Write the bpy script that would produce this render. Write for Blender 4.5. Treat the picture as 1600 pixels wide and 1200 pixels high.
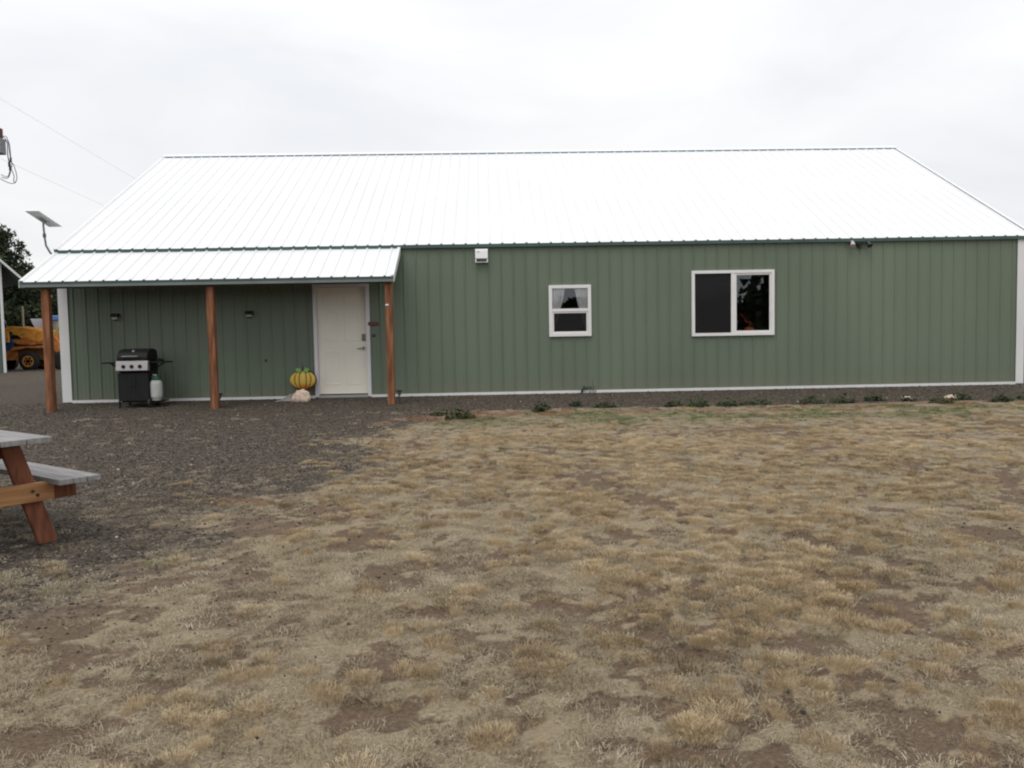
import bpy, math, random
import numpy as np
from mathutils import Matrix, Vector
random.seed(7)
rng = np.random.default_rng(11)
PI = math.pi
for o in list(bpy.data.objects): bpy.data.objects.remove(o)
scene = bpy.context.scene
COL = scene.collection

# ------------------------------------------------------------------ camera
CAM = Vector((7.96, -15.882, 1.131))
D = Vector((0.02749, 0.99783, -0.05987)); D.normalize()
yaw, pit, rol = 0.0275, -0.0599, -0.0182
D = Vector((math.sin(yaw)*math.cos(pit), math.cos(yaw)*math.cos(pit), math.sin(pit)))
R = Vector((math.cos(yaw), -math.sin(yaw), 0)); U = R.cross(D)
R2 = R*math.cos(rol) + U*math.sin(rol); U2 = U*math.cos(rol) - R*math.sin(rol)
cam = bpy.data.cameras.new('camera'); cam.lens = 1306.25/1600*36; cam.sensor_width = 36
cam.clip_end = 5000; cam.clip_start = .05
co = bpy.data.objects.new('camera', cam); COL.objects.link(co)
m = Matrix.Identity(4)
for i in range(3):
    m[i][0] = R2[i]; m[i][1] = U2[i]; m[i][2] = -D[i]; m[i][3] = CAM[i]
co.matrix_world = m
scene.camera = co

# ------------------------------------------------------------------ world, sun, exposure
SUN_EL, SUN_AZ = math.radians(60), math.radians(200)      # azimuth measured clockwise from +y
w = bpy.data.worlds.new('World'); scene.world = w; w.use_nodes = True
nt = w.node_tree; N = nt.nodes; Lk = nt.links; N.clear()
def nd(t, **k):
    n = N.new(t)
    for a, b in k.items(): setattr(n, a, b)
    return n
out = nd('ShaderNodeOutputWorld'); bg = nd('ShaderNodeBackground'); bg.inputs[1].default_value = .1
sky = nd('ShaderNodeTexSky', sky_type='NISHITA', sun_disc=False, sun_elevation=SUN_EL, sun_rotation=SUN_AZ)
tc = nd('ShaderNodeTexCoord'); mp = nd('ShaderNodeMapping'); mp.inputs['Scale'].default_value = (1.0, 1.0, 3.4)
mp.inputs['Location'].default_value = (.35, 2.1, .0)
n1 = nd('ShaderNodeTexNoise'); n1.inputs['Scale'].default_value = 2.1; n1.inputs['Detail'].default_value = 6; n1.inputs['Roughness'].default_value = .5
n1.inputs['Distortion'].default_value = .4
cr = nd('ShaderNodeValToRGB'); e = cr.color_ramp.elements
e[0].position = .33; e[0].color = (.82, .84, .875, 1); e[1].position = .64; e[1].color = (1.0, 1.0, 1.0, 1)
sc = nd('ShaderNodeVectorMath', operation='SCALE'); sc.inputs['Scale'].default_value = 9.65
mx = nd('ShaderNodeMix', data_type='RGBA'); mx.inputs['Factor'].default_value = .95
Lk.new(tc.outputs['Generated'], mp.inputs['Vector']); Lk.new(mp.outputs[0], n1.inputs['Vector'])
Lk.new(n1.outputs['Fac'], cr.inputs[0]); Lk.new(cr.outputs[0], sc.inputs[0])
# overcast gradient: the cloud deck is brighter towards the zenith, all round
sep = nd('ShaderNodeSeparateXYZ'); mr = nd('ShaderNodeMapRange')
mr.inputs['From Min'].default_value = 0; mr.inputs['From Max'].default_value = 1
mr.inputs['To Min'].default_value = .96; mr.inputs['To Max'].default_value = 1.5
sc2 = nd('ShaderNodeVectorMath', operation='SCALE')
Lk.new(tc.outputs['Generated'], sep.inputs[0]); Lk.new(sep.outputs['Z'], mr.inputs['Value'])
Lk.new(sc.outputs[0], sc2.inputs[0]); Lk.new(mr.outputs[0], sc2.inputs['Scale'])
Lk.new(sky.outputs[0], mx.inputs['A']); Lk.new(sc2.outputs[0], mx.inputs['B'])
Lk.new(mx.outputs['Result'], bg.inputs[0]); Lk.new(bg.outputs[0], out.inputs[0])
sl = bpy.data.lights.new('sun', 'SUN'); sl.energy = 1.4; sl.angle = math.radians(35); sl.color = (1, .97, .92)
so = bpy.data.objects.new('sun', sl); COL.objects.link(so)
sd = Vector((math.sin(SUN_AZ)*math.cos(SUN_EL), math.cos(SUN_AZ)*math.cos(SUN_EL), math.sin(SUN_EL)))
so.rotation_euler = (-sd).to_track_quat('-Z', 'Y').to_euler()
so.location = (0, -30, 40)
vs = scene.view_settings; scene.display_settings.display_device = 'sRGB'
vs.view_transform = 'Standard'; vs.look = 'None'; vs.gamma = 1; vs.exposure = 0; vs.use_curve_mapping = False
try:
    scene.cycles.filter_width = 2.1
    scene.cycles.max_bounces = 8; scene.cycles.transparent_max_bounces = 12
except Exception: pass

# ------------------------------------------------------------------ materials
MATS = {}
def mat(name, col, rough=.6, metal=0, spec=.5, nscale=0, namp=.15, bump=0, bscale=None, stretch=(1,1,1), col2=None, sheen=0, coord='Object'):
    if name in MATS: return MATS[name]
    M = bpy.data.materials.new(name); M.use_nodes = True; t = M.node_tree
    b = t.nodes['Principled BSDF']; b.inputs['Roughness'].default_value = rough; b.inputs['Metallic'].default_value = metal
    b.inputs['Specular IOR Level'].default_value = spec
    b.inputs['Base Color'].default_value = (*col, 1)
    if nscale:
        tcn = t.nodes.new('ShaderNodeTexCoord'); mpn = t.nodes.new('ShaderNodeMapping'); mpn.inputs['Scale'].default_value = stretch
        ns = t.nodes.new('ShaderNodeTexNoise'); ns.inputs['Scale'].default_value = nscale; ns.inputs['Detail'].default_value = 5
        r = t.nodes.new('ShaderNodeValToRGB'); c2 = col2 or tuple(c*(1+namp) for c in col); c1 = tuple(c*(1-namp) for c in col)
        r.color_ramp.elements[0].position = .35; r.color_ramp.elements[1].position = .65
        r.color_ramp.elements[0].color = (*c1, 1); r.color_ramp.elements[1].color = (*c2, 1)
        t.links.new(tcn.outputs[coord], mpn.inputs[0]); t.links.new(mpn.outputs[0], ns.inputs['Vector'])
        t.links.new(ns.outputs['Fac'], r.inputs[0]); t.links.new(r.outputs[0], b.inputs['Base Color'])
        if bump:
            bp = t.nodes.new('ShaderNodeBump'); bp.inputs['Strength'].default_value = bump; bp.inputs['Distance'].default_value = .01
            t.links.new(ns.outputs['Fac'], bp.inputs['Height']); t.links.new(bp.outputs[0], b.inputs['Normal'])
    MATS[name] = M; return M

green = mat('green_steel', (.128, .163, .116), .42, 0, .45, .55, .10, .0, stretch=(1,1,.35))
whiteroof = mat('white_roof_steel', (.69, .695, .705), .42, 0, .5, .8, .02)
whitetrim = mat('white_trim', (.66, .66, .66), .4, 0, .5, 2, .04)
vinyl = mat('window_vinyl', (.70, .69, .68), .4, 0, .5, 3, .03)
eavegreen = mat('eave_trim_green', (.045, .085, .078), .4, 0, .5, 2, .15)
fasciagr = mat('fascia_grey_green', (.15, .18, .17), .5, 0, .5, 2, .12)
closure = mat('ridge_closure', (.12, .27, .35), .6)
postwood = mat('cedar_post', (.165, .064, .030), .8, 0, .3, 2.2, .35, .4, stretch=(9,9,.9), col2=(.29, .122, .058))
doorm = mat('door_cream', (.79, .745, .645), .45, 0, .4, 1.5, .03)
jamb = mat('door_jamb', (.66, .64, .67), .5)
metalg = mat('satin_nickel', (.22, .21, .20), .35, .8)
darkmetal = mat('dark_metal', (.02, .021, .023), .45, .1, .5)
black = mat('black_enamel', (.007, .007, .008), .65, 0, .3, 8, .2)
blackrub = mat('black_rubber', (.014, .014, .014), .8)
steel = mat('brushed_steel', (.36, .34, .34), .45, .5, .5, 3, .08, 0, stretch=(.4,1,20))
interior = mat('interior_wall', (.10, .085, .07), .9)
lumber = mat('raw_lumber', (.25, .17, .10), .8)
rockpink = mat('pale_rock', (.60, .47, .37), .9, 0, .3, 12, .2, .6)
rockgrey = mat('grey_rock', (.30, .28, .25), .9, 0, .3, 12, .25, .6)
curtain = mat('white_curtain', (.86, .83, .81), .9)
orange = mat('pumpkin_orange', (.65, .13, .02), .5)
plast = mat('white_plastic', (.78, .78, .79), .4)
signm = mat('brown_plaque', (.10, .028, .02), .6)

def splash(M):      # rain splashed soil on the lowest part of the siding
    t = M.node_tree; b = t.nodes['Principled BSDF']; src_ = b.inputs['Base Color'].links[0].from_socket
    g = t.nodes.new('ShaderNodeNewGeometry'); sx = t.nodes.new('ShaderNodeSeparateXYZ'); t.links.new(g.outputs['Position'], sx.inputs[0])
    mrn = t.nodes.new('ShaderNodeMapRange'); mrn.inputs['From Min'].default_value = .0; mrn.inputs['From Max'].default_value = .38; mrn.inputs['To Min'].default_value = .55; mrn.inputs['To Max'].default_value = 0
    nz = t.nodes.new('ShaderNodeTexNoise'); nz.inputs['Scale'].default_value = 5; nz.inputs['Detail'].default_value = 8; nz.inputs['Roughness'].default_value = .75
    t.links.new(g.outputs['Position'], nz.inputs['Vector']); t.links.new(sx.outputs['Z'], mrn.inputs['Value'])
    mu = t.nodes.new('ShaderNodeMath'); mu.operation = 'MULTIPLY'; t.links.new(mrn.outputs[0], mu.inputs[0]); t.links.new(nz.outputs['Fac'], mu.inputs[1])
    mxn = t.nodes.new('ShaderNodeMix'); mxn.data_type = 'RGBA'; t.links.new(mu.outputs[0], mxn.inputs['Factor']); t.links.new(src_, mxn.inputs['A']); mxn.inputs['B'].default_value = (.20, .16, .12, 1)
    t.links.new(mxn.outputs['Result'], b.inputs['Base Color'])
splash(green)
def glass_mat(name, tint=(.97,.98,.98), f=1.0):
    M = bpy.data.materials.new(name); M.use_nodes = True; t = M.node_tree; t.nodes.clear()
    o = t.nodes.new('ShaderNodeOutputMaterial'); mxs = t.nodes.new('ShaderNodeMixShader')
    tr = t.nodes.new('ShaderNodeBsdfTransparent'); tr.inputs[0].default_value = (*tint, 1)
    g = t.nodes.new('ShaderNodeBsdfGlossy'); g.inputs['Roughness'].default_value = .01; g.inputs[0].default_value = (.9,.95,1,1)
    fr = t.nodes.new('ShaderNodeFresnel'); fr.inputs[0].default_value = 1.62
    t.links.new(fr.outputs[0], mxs.inputs[0]); t.links.new(tr.outputs[0], mxs.inputs[1]); t.links.new(g.outputs[0], mxs.inputs[2])
    t.links.new(mxs.outputs[0], o.inputs[0]); return M
glass = glass_mat('window_glass')
def screen_mat():
    M = bpy.data.materials.new('insect_screen'); M.use_nodes = True; t = M.node_tree; t.nodes.clear()
    o = t.nodes.new('ShaderNodeOutputMaterial'); mxs = t.nodes.new('ShaderNodeMixShader')
    tr = t.nodes.new('ShaderNodeBsdfTransparent'); g = t.nodes.new('ShaderNodeBsdfDiffuse'); g.inputs[0].default_value = (.028,.028,.03,1)
    mxs.inputs[0].default_value = .55
    t.links.new(tr.outputs[0], mxs.inputs[1]); t.links.new(g.outputs[0], mxs.inputs[2]); t.links.new(mxs.outputs[0], o.inputs[0]); return M
screen = screen_mat()

# ------------------------------------------------------------------ mesh helpers
class MB:
    def __init__(s): s.v = []; s.f = []
    def add(s, vs_, fs):
        b = len(s.v); s.v += [tuple(p) for p in vs_]; s.f += [tuple(b+i for i in q) for q in fs]; return s
    def box(s, x0, x1, y0, y1, z0, z1, M=None):
        P = [(x0,y0,z0),(x1,y0,z0),(x1,y1,z0),(x0,y1,z0),(x0,y0,z1),(x1,y0,z1),(x1,y1,z1),(x0,y1,z1)]
        if M: P = [M @ Vector(p) for p in P]
        return s.add(P, [(0,3,2,1),(4,5,6,7),(0,1,5,4),(1,2,6,5),(2,3,7,6),(3,0,4,7)])
    def beam(s, a, b, wd, h, up=(0,0,1)):
        a = Vector(a); b = Vector(b); d = (b-a); l = d.length; d.normalize(); up = Vector(up)
        x = d.cross(up)
        if x.length < 1e-4: x = d.cross(Vector((1,0,0)))
        x.normalize(); z = x.cross(d)
        P = []
        for p in (a, b):
            for sx, sz in ((-1,-1),(1,-1),(1,1),(-1,1)): P.append(p + x*sx*wd/2 + z*sz*h/2)
        return s.add(P, [(0,1,2,3),(7,6,5,4),(0,4,5,1),(1,5,6,2),(2,6,7,3),(3,7,4,0)])
    def tube(s, pts, r, n=8, cap=True):
        pts = [Vector(p) for p in pts]; rs = r if isinstance(r, (list, tuple)) else [r]*len(pts)
        prev = None; rings = []
        for i, p in enumerate(pts):
            d = (pts[min(i+1, len(pts)-1)] - pts[max(i-1, 0)]).normalized()
            if prev is None:
                a = d.orthogonal().normalized()
            else:
                a = (prev - d*prev.dot(d)).normalized()
            prev = a; b = d.cross(a)
            rings.append([p + (a*math.cos(2*PI*k/n) + b*math.sin(2*PI*k/n))*rs[i] for k in range(n)])
        vs_ = [q for rg in rings for q in rg]; fs = []
        for i in range(len(rings)-1):
            for k in range(n): fs.append((i*n+k, i*n+(k+1) % n, (i+1)*n+(k+1) % n, (i+1)*n+k))
        if cap: fs.append(tuple(range(n-1, -1, -1))); fs.append(tuple((len(rings)-1)*n+k for k in range(n)))
        return s.add(vs_, fs)
    def lathe(s, prof, c=(0,0,0), n=20, ax='z'):
        vs_ = []
        for r, h in prof:
            for k in range(n):
                a = 2*PI*k/n; p = (r*math.cos(a), r*math.sin(a), h)
                if ax == 'y': p = (p[0], p[2], p[1])
                if ax == 'x': p = (p[2], p[0], p[1])
                vs_.append((p[0]+c[0], p[1]+c[1], p[2]+c[2]))
        fs = [(i*n+k, i*n+(k+1) % n, (i+1)*n+(k+1) % n, (i+1)*n+k) for i in range(len(prof)-1) for k in range(n)]
        fs.append(tuple(range(n))); fs.append(tuple((len(prof)-1)*n+k for k in range(n)))
        return s.add(vs_, fs)
    def prism(s, poly, y0, y1):      # polygon in x,z extruded in y
        n = len(poly); P = [(x, y0, z) for x, z in poly] + [(x, y1, z) for x, z in poly]
        return s.add(P, [tuple(range(n)), tuple(range(2*n-1, n-1, -1))] + [(i, n+i, n+(i+1) % n, (i+1) % n) for i in range(n)])
    def prismx(s, poly, x0, x1):     # polygon in y,z extruded in x
        n = len(poly); P = [(x0, y, z) for y, z in poly] + [(x1, y, z) for y, z in poly]
        return s.add(P, [tuple(range(n)), tuple(range(2*n-1, n-1, -1))] + [(i, n+i, n+(i+1) % n, (i+1) % n) for i in range(n)])
    def blob(s, c, rad, amp=.15, seed=0, n=10, mrows=7, flat=0):
        r_ = random.Random(seed); ph = [(r_.uniform(0, 6), r_.uniform(1.5, 3.5), r_.uniform(0, 6)) for _ in range(4)]
        vs_ = []
        for i in range(mrows+1):
            th = PI*i/mrows
            for k in range(n):
                a = 2*PI*k/n; d = Vector((math.sin(th)*math.cos(a), math.sin(th)*math.sin(a), math.cos(th)))
                q = 1 + amp*sum(math.sin(f_*d.x*2+p)*math.cos(f_*d.y*2+g+d.z*f_) for p, f_, g in ph)/2
                vs_.append((c[0]+d.x*rad[0]*q, c[1]+d.y*rad[1]*q, c[2]+max(d.z, -1+flat)*rad[2]*q))
        fs = [(i*n+k, i*n+(k+1) % n, (i+1)*n+(k+1) % n, (i+1)*n+k) for i in range(mrows) for k in range(n)]
        return s.add(vs_, fs)
    def build(s, name, material, parent=None, smooth=False, bevel=0, loc=None, weld=False):
        me = bpy.data.meshes.new(name); me.from_pydata(s.v, [], s.f); me.update()
        import bmesh
        b = bmesh.new(); b.from_mesh(me)
        if weld: bmesh.ops.remove_doubles(b, verts=b.verts, dist=1e-5)
        bmesh.ops.recalc_face_normals(b, faces=b.faces); b.to_mesh(me); b.free()
        me.materials.append(material)
        if smooth:
            for p in me.polygons: p.use_smooth = True
        o = bpy.data.objects.new(name, me); COL.objects.link(o)
        if parent: o.parent = parent
        if loc: o.location = loc
        if bevel:
            bm_ = o.modifiers.new('bevel', 'BEVEL'); bm_.width = bevel; bm_.segments = 2; bm_.limit_method = 'ANGLE'
        if smooth:
            try:
                me.set_sharp_from_angle(angle=math.radians(40))
            except Exception: pass
        return o
def tag(o, label=None, cat=None, group=None, kind=None):
    for k, v in (('label', label), ('category', cat), ('group', group), ('kind', kind)):
        if v: o[k] = v
    return o
def thing(name, loc, label, cat, group=None, rz=0):
    o = bpy.data.objects.new(name, None); COL.objects.link(o); o.location = loc; o.rotation_euler = (0, 0, rz); o.empty_display_size = .2
    return tag(o, label, cat, group)
def dup(root, loc, rz=None, label=None):
    r = root.copy(); COL.objects.link(r); r.location = loc
    if rz is not None: r.rotation_euler = (0, 0, rz)
    if label: r['label'] = label
    for ch in list(root.children):
        c = ch.copy(); COL.objects.link(c); c.parent = r
        for g in list(ch.children):
            d = g.copy(); COL.objects.link(d); d.parent = c
    return r

# ------------------------------------------------------------------ numpy noise
_T = rng.random((512, 512))
def vnoise(x, y):
    xi = np.floor(x).astype(int); yi = np.floor(y).astype(int); fx = x-xi; fy = y-yi
    fx = fx*fx*(3-2*fx); fy = fy*fy*(3-2*fy)
    a = _T[xi % 512, yi % 512]; b = _T[(xi+1) % 512, yi % 512]; c = _T[xi % 512, (yi+1) % 512]; d = _T[(xi+1) % 512, (yi+1) % 512]
    return (a*(1-fx)+b*fx)*(1-fy)+(c*(1-fx)+d*fx)*fy
def fbm(x, y, o=4, ox=0):
    s_ = 0; a = .5; t = 0
    for k in range(o):
        ca, sa = math.cos(k*1.3+.4), math.sin(k*1.3+.4)
        s_ = s_ + a*vnoise((x*ca-y*sa)*2**k+17.3*k+ox, (x*sa+y*ca)*2**k+9.1*k+ox*1.7); t += a; a *= .55
    return s_/t
def sstep(a, b, x):
    t = np.clip((x-a)/(b-a), 0, 1); return t*t*(3-2*t)

# ------------------------------------------------------------------ ground
def gbase(x, y):
    yy = np.maximum(np.minimum(y, 0), -18)
    return -0.012 - .055*(1-np.exp(yy/.6)) + .0165*yy
# hand placed bare dirt patches (x, y, rx, ry)
DIRT = [(7.55,-12.45,.17,.16),(7.50,-12.85,.16,.14),(6.48,-9.6,.42,.38),(6.2,-9.95,.35,.25),(6.33,-12.95,.25,.16),(5.9,-11.45,.22,.35),
        (6.9,-11.95,.16,.25),(7.35,-11.1,.2,.3),(8.6,-12.9,.12,.1),(8.35,-12.8,.12,.09),(7.8,-10.9,.22,.25),(9.9,-11.9,.25,.22),(9.35,-12.3,.2,.14),
        (10.35,-11.3,.18,.22),(11.2,-10.6,.3,.2),(7.1,-10.2,.25,.35),(12.4,-9.6,.6,.3),(9.2,-9.4,.22,.3),(6.9,-12.3,.12,.12),(10.4,-12.4,.2,.12),(8.9,-8.3,.3,.4)]
def gravel_mask(x, y):
    n = fbm(x*.8, y*.8, 4, 3)-.5; n2 = fbm(x*3.1, y*3.1, 3, 8)-.5
    # edge of the gravel yard: x limit as a function of y
    lim = np.interp(y, [-12.5,-11,-10,-8.9,-8,-6,-4.5,-3.2,-2.4,-1.9], [3.6,4.9,5.5,5.7,6.5,6.6,6.4,6.8,7.4,40])
    n3 = fbm(x*9, y*9, 2, 141)-.5; g = sstep(1.3, -1.0, (x-lim) + n*1.8 + n2*1.3+n3*1.2)
    g = np.maximum(g, .72*sstep(7.2, 5.2, x)*sstep(-13.8, -10.2, y)*(.55+.9*fbm(x*2.2, y*2.2, 3, 88)))
    strip = sstep(-2.6, -2.0, y + n*.9+n2*.5)
    far = sstep(-.5, 1.0, y)*0
    return np.clip(np.maximum(g, strip), 0, 1)
def dirt_mask(x, y):
    n2 = fbm(x*6, y*6, 3, 21)-.5
    d = np.zeros_like(x); n3 = fbm(x*17, y*17, 2, 121)-.5
    for cx, cy, rx, ry in DIRT:
        q = ((x-cx)/rx)**2+((y-cy)/ry)**2
        d = np.maximum(d, sstep(1.35, .25, q+n2*3.2+(n3)*2.6))
    f = fbm(x*1.5, y*1.1, 4, 31); d = np.maximum(d, .95*sstep(.645, .77, f+n2*.36+n3*.28))
    f2 = fbm(x*4.3, y*4.3, 3, 61); d = np.maximum(d, .9*sstep(.60, .72, f2+n2*.2+n3*.2)); d = np.maximum(d, sstep(8.2, 5.6, x)*sstep(-8.2, -9.8, y)*.95*sstep(.455, .62, fbm(x*3.2, y*3.6, 3, 201)+n3*.2))
    # brown worn band beyond the lawn to the right
    band = np.exp(-((y+5.6)/.75)**2)*sstep(8.5, 12, x)
    d = np.maximum(d, band*sstep(.42, .6, fbm(x*1.4, y*3, 3, 44)))
    return np.clip(d, 0, 1)
def green_mask(x, y):
    b = np.exp(-((y+3.5)/.95)**2)*sstep(6.4, 7.8, x)
    return np.clip(b*sstep(.36, .58, fbm(x*1.5, y*2.4, 3, 51))*1.3 + .5*sstep(.70, .8, fbm(x*2, y*2, 3, 77)), 0, 1)
def rust_mask(x, y):
    r = 1.2*np.exp(-((y+2.8)/.5)**2)*sstep(5.8, 6.6, x)*sstep(.38, .56, fbm(x*1.9, y*2.4, 3, 91))
    for cx, cy, a, b in ((6.9,-3.3,.7,.4),(5.95,-8.9,.45,.3),(6.55,-6.6,.5,.4),(9.0,-2.9,.9,.25),(7.7,-3.6,.8,.35),(6.5,-3.9,.5,.5)):
        r = np.maximum(r, .8*np.exp(-((x-cx)/a)**2-((y-cy)/b)**2)*sstep(.35, .6, fbm(x*3, y*3, 2, 13)))
    return np.clip(r, 0, 1)

# tufts: points where dense tawny tussocks grow
def candidates(x0, x1, y0, y1, dens):
    n = int((x1-x0)*(y1-y0)*dens); return rng.uniform(x0, x1, n), rng.uniform(y0, y1, n)
def in_view(x, y, pad=1.0):
    dx = x-CAM.x; dy = y-CAM.y
    return (np.abs(dx) < dy*.66+pad) & (dy > 1.6)
tx, ty = candidates(-2, 19, -14.3, -2.6, 88)
cl = fbm(tx*.9, ty*.9, 3, 5); cl2 = fbm(tx*2.6, ty*2.6, 3, 15)
prob = (.12+.88*sstep(.38, .58, cl*.45+cl2*.55))*(1-gravel_mask(tx, ty)*1.0)*(1-dirt_mask(tx, ty)*.95)
prob *= .07+.93*sstep(-4.2, -6.6, ty)
prob *= .45+.55*sstep(5.4, 7.5, tx)
keep = (rng.random(len(tx)) < prob) & in_view(tx, ty, 1.6)
tx = tx[keep]; ty = ty[keep]; tr = .032+.062*rng.random(len(tx))**1.7

xs = np.concatenate([-np.geomspace(1200, 3, 26), np.arange(-2.8, 2.5, .11), np.arange(2.5, 13.5, .036), np.arange(13.5, 20, .08), 20+np.geomspace(.3, 1200, 30)])
ys = np.concatenate([-16.5-np.geomspace(1200, .5, 26), np.arange(-16.2, -13.6, .12), np.arange(-13.6, -9.2, .03), np.arange(-9.2, -4, .05), np.arange(-4, .8, .06), .8+np.geomspace(.2, 1500, 34)])
X, Y = np.meshgrid(xs, ys, indexing='ij')
x = X.ravel(); y = Y.ravel()
near = sstep(22, 16, np.abs(x-8.5))*sstep(-18, -15.5, y)*sstep(2.2, .6, y)
G = gravel_mask(x, y); DI = dirt_mask(x, y)*(1-G*.8); GR = green_mask(x, y)*(1-G); RU = rust_mask(x, y)
TW = np.zeros((len(xs), len(ys)))
for a, b, r in zip(tx, ty, tr):
    i0, i1 = np.searchsorted(xs, (a-2.2*r, a+2.2*r)); j0, j1 = np.searchsorted(ys, (b-2.2*r, b+2.2*r))
    if i1 <= i0 or j1 <= j0: continue
    q = ((xs[i0:i1]-a)[:, None]**2+(ys[j0:j1]-b)[None, :]**2)/r**2
    TW[i0:i1, j0:j1] = np.maximum(TW[i0:i1, j0:j1], np.exp(-q*.9))
TWf = TW.ravel()
def hfield(x, y, G, DI, TWf):
    h = gbase(x, y)
    h = h + near_of(x, y)*((fbm(x*.5, y*.5, 3, 2)-.5)*.05 + (fbm(x*4, y*4, 3, 6)-.5)*.030*(1-G*.6) + TWf*.026 - DI*.012 + (fbm(x*14, y*14, 2, 9)-.5)*.008)
    return h
def near_of(x, y):
    return sstep(22, 16, np.abs(x-8.5))*sstep(-18, -15.5, y)*sstep(-.1, -1.2, y)
z = hfield(x, y, G, DI, TWf)
nx, ny = len(xs), len(ys)
idx = np.arange(nx*ny).reshape(nx, ny)
F = np.stack([idx[:-1, :-1], idx[1:, :-1], idx[1:, 1:], idx[:-1, 1:]], -1).reshape(-1, 4)
me = bpy.data.meshes.new('ground')
me.vertices.add(nx*ny); me.vertices.foreach_set('co', np.stack([x, y, z], 1).ravel().astype(np.float32))
me.loops.add(F.size); me.loops.foreach_set('vertex_index', F.ravel().astype(np.int32))
me.polygons.add(len(F)); me.polygons.foreach_set('loop_start', (np.arange(len(F))*4).astype(np.int32))
me.update(calc_edges=True)
me.polygons.foreach_set('use_smooth', np.ones(len(F), bool))
farg = sstep(.3, 2.5, y)
Gm = np.clip(np.maximum(G, farg), 0, 1)
for nm_, arr in (('gravel', Gm), ('dirt', DI), ('green', GR), ('rust', RU), ('tawny', TWf)):
    at = me.attributes.new(nm_, 'FLOAT', 'POINT'); at.data.foreach_set('value', arr.astype(np.float32))
ground = bpy.data.objects.new('ground', me); COL.objects.link(ground); tag(ground, kind='structure')

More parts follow.
